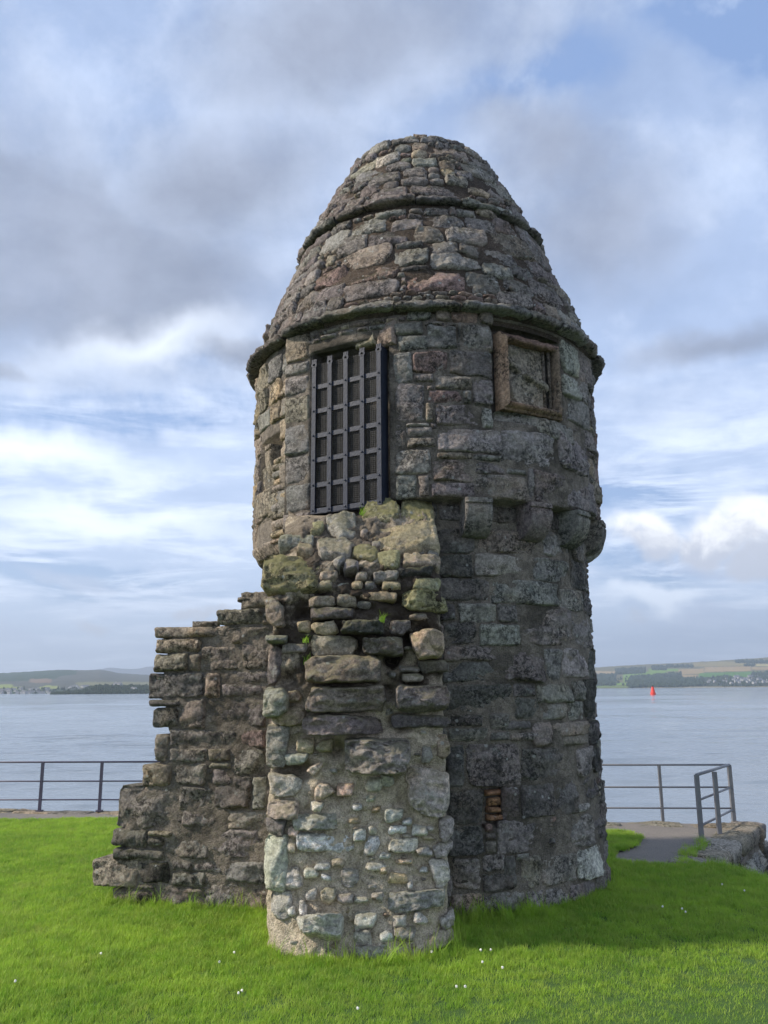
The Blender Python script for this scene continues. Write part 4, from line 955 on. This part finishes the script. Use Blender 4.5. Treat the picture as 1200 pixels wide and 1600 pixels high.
for (q, cc_, f_), b in zip(grown, BB):
    if q[1] < 1.45 and (b[1]+b[3])/2 > 1200: q = box_uv(BF, (b[0]-1.5, b[1]-1.5, b[2]+1.5, b[3]+1.5))
    big = b[5].count('B'); mo = 'M' in b[5]; a_ = (q[2]-q[0]); h_ = q[3]-q[1]
    if h_ < .02: continue
    small = min(a_, h_)
    D = (.03+.06*big)+small*.20; c_ = pcol(b[4]); fc_ = 1 if big == 1 else 2
    if (b[1]+b[3])/2 > 1180: c_ = tuple(min(.8, x_*1.35) for x_ in c_); fc_ = 3
    if q[1] < 1.45 and big < 2: D = .028+.025*big+.13*small
    if mo or (b[1]+b[3])/2 < 960: D = .04+.03*(big > 0)
    if (b[1]+b[3])/2 > 970 and (b[1]+b[3])/2 < 1170 and big: D += .07
    if b in b6 and b[4] in 'eptgwni': c_ = tuple(x*1.25 for x in c_)
    stone('rubble_stone', BF, *q, D, 1.3+.8*big, M_moss if mo else M_rub, BT, c_, depth=.12+D, warp=.14, facets=fc_, cr=.32 if big else .5, edge=max(.010, small*.07), res=.011)
# extra chips bedded in the mortar
rb2 = random.Random(11)
occB = [box_uv(BF, b) for b in b5+b6 if b[2] > b[0] and b[3] > b[1]]
cn = 0
for _ in range(1600):
    if cn >= 34: break
    x = rb2.uniform(BXL+.06, BXR-.06); z = rb2.uniform(.05, 3.6); a_ = rb2.uniform(.018, .05)*(1.3 if z > 2.5 else 1); h_ = a_*rb2.uniform(.4, .8)
    if any(min(x+a_, c)-max(x-a_, a) > .3*a_ and min(z+h_, d_)-max(z-h_, b_) > .3*h_ for a, b_, c, d_ in occB): continue
    occB.append((x-a_, z-h_, x+a_, z+h_)); cn += 1
    stone('rubble_chip', BF, x-a_, z-h_, x+a_, z+h_, (.008+a_*.2), 1.2, M_rub, BT, pcol(rb2.choice('twpgni' if z < 1.9 else 'tnge'), .3), depth=.05, warp=.2, facets=3, cr=.6, edge=.02, res=.009)
#==WING==
WL0 = ground(418, 1425); WL1 = ground(180, 1412)
WP_ = Pln((WL0.x, WL0.y, 0), (WL0-WL1))
WW = empty('ruined_side_wall', ((WL0+WL1)/2), 'dark ruined stone wall with a ragged stepped left edge, left of the tower', 'wall')
ol = [(195, 1430), (192, 1400), (196, 1372), (200, 1340), (193, 1300), (205, 1250), (225, 1235), (248, 1190), (262, 1150), (262, 1130), (252, 1095), (250, 1060), (262, 1030), (262, 1000), (265, 988), (350, 978), (360, 965), (395, 935), (425, 929)]
olw = [WP_.hit(*p) for p in ol]; zsw = [p[1] for p in olw]; usw = [p[0] for p in olw]
for i in range(1, len(zsw)): zsw[i] = max(zsw[i], zsw[i-1]+.002)
rows = []; umax = .35
for z in np.arange(-.1, zsw[-1], .02):
    ul = float(np.interp(z, zsw, usw))+.0+.03*noise.fractal(Vector((z*5, 2, 0)), .7, 2, 4); out = []
    def P(u, dd): p = WP_.pos(u, z, dd); return p
    out.append(P(umax, -.55))
    for k_ in range(6): f = k_/5; out.append(P(umax+(ul-umax)*f, -.55+.02*nz3((f*4, z, 0), 5)))
    for k_ in range(1, 8): f = k_/8; out.append(P(ul+.03*nz3((f*3, z, 1), 4), -.55+.52*f))
    for i in range(80):
        f = i/79; u = ul+(umax-ul)*f; out.append(P(u, -.008+.012*nz3((u, z, 0), 8)+.012*nz3((u, z, 0), 22)-(.02 if i < 2 else 0)))
    rows.append(out)
V, Fc = skin_rows(rows, True); n_ = len(rows[0]); Fc.append(tuple((len(rows)-1)*n_+i for i in range(n_)))
mesh_obj('rubble_core', V, Fc, M_mortar, WW, True)
ww = parse('''340 232 700 283 t E;625 152 820 222 t E;690 232 853 313 n;345 297 530 348 t E;552 322 728 440 n;737 327 858 430 v;340 362 480 440 n E;487 377 545 440 n;312 452 558 568 d E;566 452 620 565 n;652 442 848 493 v;652 503 853 555 v
315 572 445 603 d E;452 577 558 690 v;335 608 428 688 d E;582 567 845 698 d;402 712 700 788 v;738 717 833 783 r;402 798 573 858 v;577 812 663 853 n;692 798 845 918 g;345 748 388 845 n E;287 868 405 960 n E;412 872 563 965 v;612 895 688 955 v;582 862 670 890 n
165 985 430 1170 v EE;440 978 600 1078 v;605 972 765 1078 d;787 932 848 1070 g;467 1092 650 1163 v;667 1087 848 1160 g;145 1182 298 1255 d E;302 1182 400 1207 n;382 1212 585 1310 v;592 1178 848 1313 g;155 1262 370 1310 d E
50 1322 250 1438 n EE;255 1340 400 1420 k;425 1372 555 1438 v;652 1322 848 1418 g;512 1340 640 1370 v;145 1450 330 1535 d E;335 1445 560 1560 v;565 1425 765 1560 g;772 1442 858 1580 n;730 88 850 150 n E;410 1320 500 1365 d;500 1380 520 1430 d;860 500 860 500;690 930 780 1070 d;260 1430 330 1450 d
725 95 800 120 n E;500 222 620 236 n;300 1215 375 1255 d;560 1450 650 1480 d;850 1000 990 1160 g;855 800 990 990 v;855 560 990 700 v;855 320 990 430 n;855 1180 990 1310 g;855 1320 990 1450 v''', 130, 900, 2.9625)
occW = []; fW = mk(WP_, 'wall_stone', M_wall, WW, 'dvvng', (.008, .03), 1.6, cr=.3, warp=.08)
for q, c_, f_ in laid(WP_, [b for b in ww if b[2] > b[0] and b[3] > b[1]], .03, .010):
    occW.append(q); e = 'E' in f_
    stone('wall_stone', WP_, *q, rnd.uniform(.010, .035)+(.012 if e else 0), 1.45, M_wall, WW, pcol(c_, .12) if c_ != 't' else pcol('n'), depth=.5 if e else .07, warp=.05, cr=.2, edge=.018)
def fW2(u0, v0, u1, v1):
    ul = float(np.interp((v0+v1)/2, zsw, usw))
    if u0 < ul+.02: return
    if u1 > .12: return
    fW(u0, v0, u1, v1)
autofill(WP_, occW, (0.02, zsw[-1]), (usw[0]-.1, .1), (.05, .08), (.08, .22), fW2, minw=.05, cover=.05, limit=110)
#==QUAY==
QD = (E1-P2).normalized(); QN = Vector((QD.y, -QD.x, 0))
QW = empty('quay_wall', tuple(P2), 'weathered stone quay side wall with flat copings at the right end of the promenade', 'wall')
QP = Pln((P2.x, P2.y, 0), QD)
class Bat:
    def __init__(s, P, k): s.P = P; s.k = k; s.N = P.N
    def hit(s, a, b_): return s.P.hit(a, b_)
    def sc(s, v_): return 1.0
    def vs(s, v_): return 1.0
    def pos(s, u, v_, d_): return s.P.pos(u, v_, d_+max(0, -v_)*s.k)
QB = Bat(QP, .10); Lq = (E1-P2).length
rows = []
for z in np.arange(-3.4, -.02, .06): rows.append([QB.pos(u, z, -.02+.02*nz3((u, z, 0), 5)) for u in np.arange(-3.2, Lq+.01, .06)])
V, Fc = skin_rows(rows, False); mesh_obj('wall_core', V, Fc, M_mortar, QW, True)
occQ = []
fQ = mk(QB, 'wall_stone', M_wall, QW, 'gnvdp', (.03, .06), 1.6, cr=.4, res=.03)
autofill(QB, occQ, (-2.6, -.16), (-.6, Lq+.02), (.18, .3), (.2, .5), fQ, limit=110)
# coping slabs on the edge and along the water front
class Flat:
    def __init__(s, O, A): s.O = Vector(O); s.A = Vector(A).normalized(); s.B = Vector((-s.A.y, s.A.x, 0))
    def sc(s, v_): return 1.0
    def vs(s, v_): return 1.0
    def pos(s, u, v_, d_): p = s.O+s.A*u+s.B*v_; return (p.x, p.y, s.O.z+d_)
FQ = Flat((P2.x, P2.y, -.02), QD); u = -.3
QROUGH = .35
while u < Lq-.1:
    L = rnd.uniform(.35, .8); L = min(L, Lq+.05-u); stone('coping_stone', FQ, u+.008, -.05, u+L-.008, .42, .035, .35, M_wall, QW, pcol(rnd.choice('gpng')), depth=.16, warp=.02, cr=.08, edge=.02, res=.03); u += L
EW = empty('promenade_edge_wall', tuple(edge_at(-4)), 'low worn stone edging along the water side of the promenade', 'wall')
FE = Flat((edge_at(5.5).x, edge_at(5.5).y, -.02), ED); u = 0
while u < 14:
    L = rnd.uniform(.5, 1.1); stone('coping_stone', FE, u+.008, .01, u+L-.008, .38, .03, .6, M_wall, EW, pcol(rnd.choice('gnnt')), depth=.3, warp=.03, cr=.1, edge=.02, res=.04); u += L
mb = MB(); a_ = edge_at(-20); c_ = edge_at(5.5); mb.add([(a_.x, a_.y, -.05), (c_.x, c_.y, -.05), (c_.x, c_.y, SEA-.5), (a_.x, a_.y, SEA-.5)], [(0, 1, 2, 3)])
#==RAILS==
def rail_run(root, posts, top, mids, m, rp_=.016, rr_=.013, square=True):
    for p in posts:
        mb = MB(); dx = ED if square else Vector((1, 0, 0)); mb.box((p.x, p.y, top/2-.01), (.02, .02, top/2+.01)); mb.box((p.x, p.y, .012), (.05, .05, .012)); mb.build('post', m, root)
zt_l = .0
pl_ = [ground(61.5, 1268), ground(155, 1268)]
def z_at(p, py):                                   # height whose image row is py above ground point p
    lo_, hi_ = 0, 2
    for _ in range(30):
        md = (lo_+hi_)/2
        if proj((p.x, p.y, md))[1] > py: lo_ = md
        else: hi_ = md
    return lo_
ZT = z_at(pl_[1], 1190.5); ZM = z_at(pl_[1], 1220.5); ZL = z_at(pl_[1], 1249.5)
step = (pl_[1]-pl_[0]); rl = empty('railing', tuple(pl_[1]), 'thin dark purple painted metal railing along the water left of the tower', 'railing')
LP_ = [pl_[0]-step*3, pl_[0]-step*2, pl_[0]-step, pl_[0], pl_[1], pl_[1]+step, pl_[1]+step*2]
for p in LP_:
    mb = MB(); mb.box((p.x, p.y, ZT/2), (.022, .022, ZT/2)); mb.box((p.x, p.y, .012), (.05, .05, .012)); mb.build('post', M_rail, rl)
for z in (ZT, ZM, ZL):
    mb = MB(); mb.tube(LP_[0]+Vector((0, 0, z)), LP_[-1]+Vector((0, 0, z)), .015 if z == ZT else .012, 8); mb.build('rail', M_rail, rl, True)
pr = ground(1036, 1284); cr_ = ground(1147, 1284.5); rr2 = empty('railing', tuple(pr), 'rusty grey metal railing along the water right of the tower with a raking brace', 'railing')
zt2, zm2, zl2 = z_at(cr_, 1195), z_at(cr_, 1230), z_at(cr_, 1263)
dirr = (cr_-pr); A_ = pr-dirr*1.9
for p in (A_, pr-dirr*.95, pr):
    mb = MB(); mb.box((p.x, p.y, zt2/2), (.02, .02, zt2/2)); mb.build('post', M_railg, rr2)
for z, r_ in ((zt2, .014), (zm2, .013), (zl2, .013)):
    mb = MB(); mb.tube(A_+Vector((0, 0, z)), cr_+Vector((0, 0, z)), r_, 8); mb.build('rail', M_railg, rr2, True)
mb = MB(); mb.tube(pr+Vector((0, 0, zm2-.05)), ground(1040.5, 1284.5)+Vector((.05, .35, 0)), .012, 8); mb.build('brace', M_rail, rr2, True)
ge = empty('end_railing', tuple(ground(1124, 1303)), 'short grey metal railing with three posts turned inland across the quay corner', 'railing')
g0, g1, g2 = ground(1096.5, 1312), ground(1124.5, 1303), cr_
for p in (g0, g1, g2):
    mb = MB(); mb.box((p.x, p.y, zt2/2-.03), (.027, .027, zt2/2+.03)); mb.build('post', M_railg, ge)
for z, r_ in ((zt2, .022), (zm2, .016), (zl2-.02, .016)):
    mb = MB(); mb.tube(g0+Vector((0, 0, z)), g2+Vector((0, 0, z)), r_, 8); mb.build('rail', M_railg, ge, True)
#==GRASS==
m_gr, t = mat('grass_blade')
g = t.node('ShaderNodeNewGeometry'); pos = g.outputs['Position']; oi = t.node('ShaderNodeObjectInfo')
big = t.noise(pos, .9, 4, .6); md_ = t.noise(pos, 5, 3, .6)
c = t.mix(t.mr(big, .35, .65), (.22, .41, .035), (.37, .57, .055)); dry = t.mr(t.noise(pos, 2.3, 6, .7), .56, .70)
c = t.mix(t.mr(md_, .4, .7, 0, .6), c, (.12, .26, .03)); c = t.mix(t.math('MULTIPLY', dry, .45), c, (.36, .40, .12))
at = t.node('ShaderNodeAttribute', attribute_type='INSTANCER', attribute_name='tint').outputs['Fac']
c = t.mix(t.math('MULTIPLY', at, .45), c, (.50, .52, .12))
setp(t, Base_Color=c, Roughness=.55); t.P.inputs['Specular IOR Level'].default_value = .3
tr = t.node('ShaderNodeBsdfTranslucent', {'Color': t.scale(c, 1.15)}); mx = t.node('ShaderNodeMixShader', {0: .48}); t.l.new(t.P.outputs[0], mx.inputs[1]); t.l.new(tr.outputs[0], mx.inputs[2]); t.l.new(mx.outputs[0], t.O.inputs[0])
def tuft(name, nb, rad, h0, h1, wd, lean, seed):
    rr = random.Random(seed); V = []; Fc = []
    for _ in range(nb):
        a_ = rr.uniform(0, 6.28); r_ = rad*math.sqrt(rr.random()); x, y = r_*math.cos(a_), r_*math.sin(a_); h_ = rr.uniform(h0, h1); th = rr.uniform(0, 6.28); ln = rr.uniform(.2, 1)*lean*h_; w_ = wd*rr.uniform(.6, 1.2)
        fx, fy = math.cos(th), math.sin(th); sx_, sy_ = -fy*w_, fx*w_; k_ = len(V)
        V += [(x-sx_, y-sy_, -.005), (x+sx_, y+sy_, -.005), (x+sx_*.8+fx*ln*.35, y+sy_*.8+fy*ln*.35, h_*.6), (x-sx_*.8+fx*ln*.35, y-sy_*.8+fy*ln*.35, h_*.6), (x+fx*ln, y+fy*ln, h_)]
        Fc += [(k_, k_+1, k_+2, k_+3), (k_+3, k_+2, k_+4)]
    me = bpy.data.meshes.new(name); me.from_pydata(V, [], Fc); me.materials.append(m_gr); return bpy.data.objects.new(name, me)
def scatter(host_name, mesh, tufts, density, smin, smax, label, seed=0, tilt=.25):
    """a surface covered with instanced tufts (geometry nodes); the surface itself is dropped"""
    o = bpy.data.objects.new(host_name, mesh); col.objects.link(o); tag(o, label, 'grass', kind='stuff')
    ng = bpy.data.node_groups.new(host_name, 'GeometryNodeTree'); ng.interface.new_socket('Geometry', in_out='INPUT', socket_type='NodeSocketGeometry'); ng.interface.new_socket('Geometry', in_out='OUTPUT', socket_type='NodeSocketGeometry')
    N = ng.nodes; Lk = ng.links; gi = N.new('NodeGroupInput'); go = N.new('NodeGroupOutput')
    dp = N.new('GeometryNodeDistributePointsOnFaces'); dp.inputs['Density'].default_value = density; dp.inputs['Seed'].default_value = seed; Lk.new(gi.outputs[0], dp.inputs[0])
    ci = N.new('GeometryNodeCollectionInfo'); cc = bpy.data.collections.new(host_name+'_tufts')
    for t_ in tufts: cc.objects.link(t_)
    ci.inputs[0].default_value = cc; ci.inputs[1].default_value = True; ci.inputs[2].default_value = True
    rv = N.new('FunctionNodeRandomValue'); rv.data_type = 'FLOAT_VECTOR'; rv.inputs[0].default_value = (-tilt, -tilt, 0); rv.inputs[1].default_value = (tilt, tilt, 6.28)
    rs = N.new('FunctionNodeRandomValue'); rs.inputs[2].default_value = smin; rs.inputs[3].default_value = smax; rs.inputs['Seed'].default_value = 3
    rt_ = N.new('FunctionNodeRandomValue'); rt_.inputs['Seed'].default_value = 9
    sa = N.new('GeometryNodeStoreNamedAttribute'); sa.data_type = 'FLOAT'; sa.domain = 'INSTANCE'; sa.inputs['Name'].default_value = 'tint'
    ip = N.new('GeometryNodeInstanceOnPoints'); ip.inputs['Pick Instance'].default_value = True
    Lk.new(dp.outputs[0], ip.inputs['Points']); Lk.new(ci.outputs[0], ip.inputs['Instance']); Lk.new(rv.outputs[0], ip.inputs['Rotation']); Lk.new(rs.outputs[1], ip.inputs['Scale'])
    Lk.new(ip.outputs[0], sa.inputs['Geometry']); Lk.new(rt_.outputs[1], sa.inputs['Value']); Lk.new(sa.outputs[0], go.inputs[0])
    md = o.modifiers.new('scatter', 'NODES'); md.node_group = ng; return o
# lawn area that the camera can reach, split near / far
def poly_mesh(name, P):
    bm = bmesh.new(); vs = [bm.verts.new(p) for p in P]; f = bm.faces.new(vs); bm.normal_update()
    if f.normal.z < 0: f.normal_flip()
    bmesh.ops.triangulate(bm, faces=bm.faces[:]); me = bpy.data.meshes.new(name); bm.to_mesh(me); bm.free(); return me
inner = [(-9, gp(0, 1283)[1]+.38, .004)]+LB[1:18]+[(8, 7.4, -.15), (8, 4.2, -.1), (-8, 4.2, .004)]
tf = [tuft('grass_tuft', 46, .06, .020, .060, .0021, .8, s) for s in (1, 2, 3, 4)]
scatter('grass', poly_mesh('grass', inner), tf, 560, .75, 1.2, 'short bright green mown lawn grass around the tower')
tb = [tuft('grass_tuft', 30, .07, .04, .12, .0022, .8, s) for s in (5, 6)]
me = bpy.data.meshes.new('bank_grass'); V_ = [tuple(v_) for r_ in (bk, [(x+.25, y+.5, z-.22) for x, y, z in bk], [(x+.8, y+2.6, z-2.2) for x, y, z in bk]) for v_ in r_]
me.from_pydata(V_, [], [(j*6+i, j*6+6+i, j*6+i+7, j*6+i+1) for j in range(2) for i in range(5)]); me.update()
scatter('bank_grass', me, tb, 160, .8, 1.2, 'rough grass on the bank falling away beside the quay wall')
# long grass along the foot of the walls
def strip(P, wdt):
    V = []; 
    for i, (x, y) in enumerate(P):
        a = Vector(P[max(0, i-1)]); b_ = Vector(P[min(len(P)-1, i+1)]); d_ = (b_-a).normalized(); n_ = Vector((d_.y, -d_.x)); V += [(x, y, .005), (x+n_.x*wdt, y+n_.y*wdt, .005)]
    Fc = [(2*i, 2*i+1, 2*i+3, 2*i+2) for i in range(len(P)-1)]; me = bpy.data.meshes.new('s'); me.from_pydata(V, [], Fc); me.update()
    if me.polygons[0].normal.z < 0: me.flip_normals()
    return me
tl = [tuft('long_grass_tuft', 16, .05, .08, .24, .0030, .9, s) for s in (7, 8, 9)]
ts = [tuft('long_grass_tuft', 16, .045, .05, .12, .0026, .8, s) for s in (10, 11)]
arc = [(AX.x+1.90*math.sin(a_), AX.y-1.90*math.cos(a_)) for a_ in np.linspace(R(5), R(105), 16)]
scatter('long_grass_by_tower', strip(arc, .13), ts, 190, .7, 1.2, 'longer dark grass along the foot of the round tower', 2, .35)
arc2 = [(AX.x+1.90*math.sin(a_), AX.y-1.90*math.cos(a_)) for a_ in np.linspace(R(0), R(28), 6)]
scatter('long_grass_in_corner', strip(arc2, .30), tl, 170, .6, 1.1, 'tall grass in the corner between wall stub and tower', 4, .5)
fp = [(BXL-.02, 7.3)]+[(x, bfn(x, 0)-.01) for x in np.linspace(BXL, BXR, 9)]+[(BXR+.02, 7.2), (BXR+.05, 7.6)]
scatter('long_grass_by_stub', strip(fp, .16), ts+tl[:1], 190, .6, 1.1, 'longer weedy grass round the foot of the rubble wall stub', 3, .45)
wl = [(WP_.pos(u, 0, .05)[0], WP_.pos(u, 0, .05)[1]) for u in np.linspace(usw[0]-.15, .2, 9)]
scatter('long_grass_by_side_wall', strip(wl, .14), ts+tl[:1], 200, .6, 1.1, 'longer grass along the foot of the ruined side wall', 5, .4)
# yellowish tuft on the quay beside the end railing
yt = [gp(1060, 1347, .005), gp(1068, 1325, .005), (gp(1098, 1313, .005)), gp(1106, 1322, .005), gp(1085, 1340, .005)]
scatter('quay_grass', poly_mesh('q', yt), tb, 160, .5, .9, 'yellow green grass tuft growing by the end railing', 6, .4)
# clover heads
M_clov = simple('clover_white', (.75, .72, .66), .8)
cl = None
for i, (px, py) in enumerate([(752, 1497), (756, 1516), (765, 1496), (788, 1525), (717, 1555), (726, 1555), (1037, 1427), (1070, 1435), (1065, 1430), (372, 1566), (378, 1562), (157, 1502), (365, 1500), (21, 1547), (1130, 1391), (1165, 1401), (560, 1590), (343, 1516), (624, 1478), (612, 1483), (440, 1432), (430, 1428), (676, 1500)]):
    g_ = ground(px, py)
    if cl is None:
        mb = MB(); mb.tube((0, 0, 0), (0, 0, .05), .0015, 5); st_ = mb.build('clover_flower', m_gr, None, False, None, (0, 0, 0)); me_ = st_.data
        bm = bmesh.new(); bm.from_mesh(me_); bmesh.ops.create_icosphere(bm, subdivisions=2, radius=.008, matrix=Matrix.Translation((0, 0, .055)))
        for f in bm.faces[7:]: f.material_index = 1
        for v_ in bm.verts:
            if v_.co.z > .04: v_.co += v_.normal*rnd.uniform(-.002, .003)
        bm.to_mesh(me_); bm.free(); me_.materials.append(M_clov); cl = st_; o = st_
    else: o = cl.copy(); col.objects.link(o)
    o.location = g_; o.rotation_euler = (rnd.uniform(-.2, .2), rnd.uniform(-.2, .2), rnd.uniform(0, 6)); tag(o, 'tiny white clover flower head standing in the lawn', 'flower', 'white clover flowers in the lawn')
# tufts rooted in the broken stonework
for i, (px, py, lb) in enumerate([(481, 1035, 'small pale grass tuft rooted in the left of the wall stub, midway up'), (596, 968, 'small dry grass tuft on a ledge right of centre on the wall stub'), (565, 808, 'small green grass tuft beside the mossy stones below the gate'), (478, 1000, 'thin grass tuft sprouting just above another on the left of the wall stub')]):
    u, v_ = BF.hit(px, py); p = BF.pos(u, v_-.02, .05); o = tuft('grass_tuft', 26, .03, .03, .10, .0022, 1.0, 40+i); col.objects.link(o); o.location = p; o.rotation_euler = (.4, 0, i); tag(o, lb, 'grass tuft')
print('objects', len(bpy.data.objects), 'tris', sum(len(o.data.loop_triangles) or sum(len(p.vertices)-2 for p in o.data.polygons) for o in col.objects if o.type == 'MESH'))
from collections import Counter
print(Counter((o.parent.name if o.parent else '-')+'/'+o.name.split('.')[0] for o in col.objects).most_common(24))
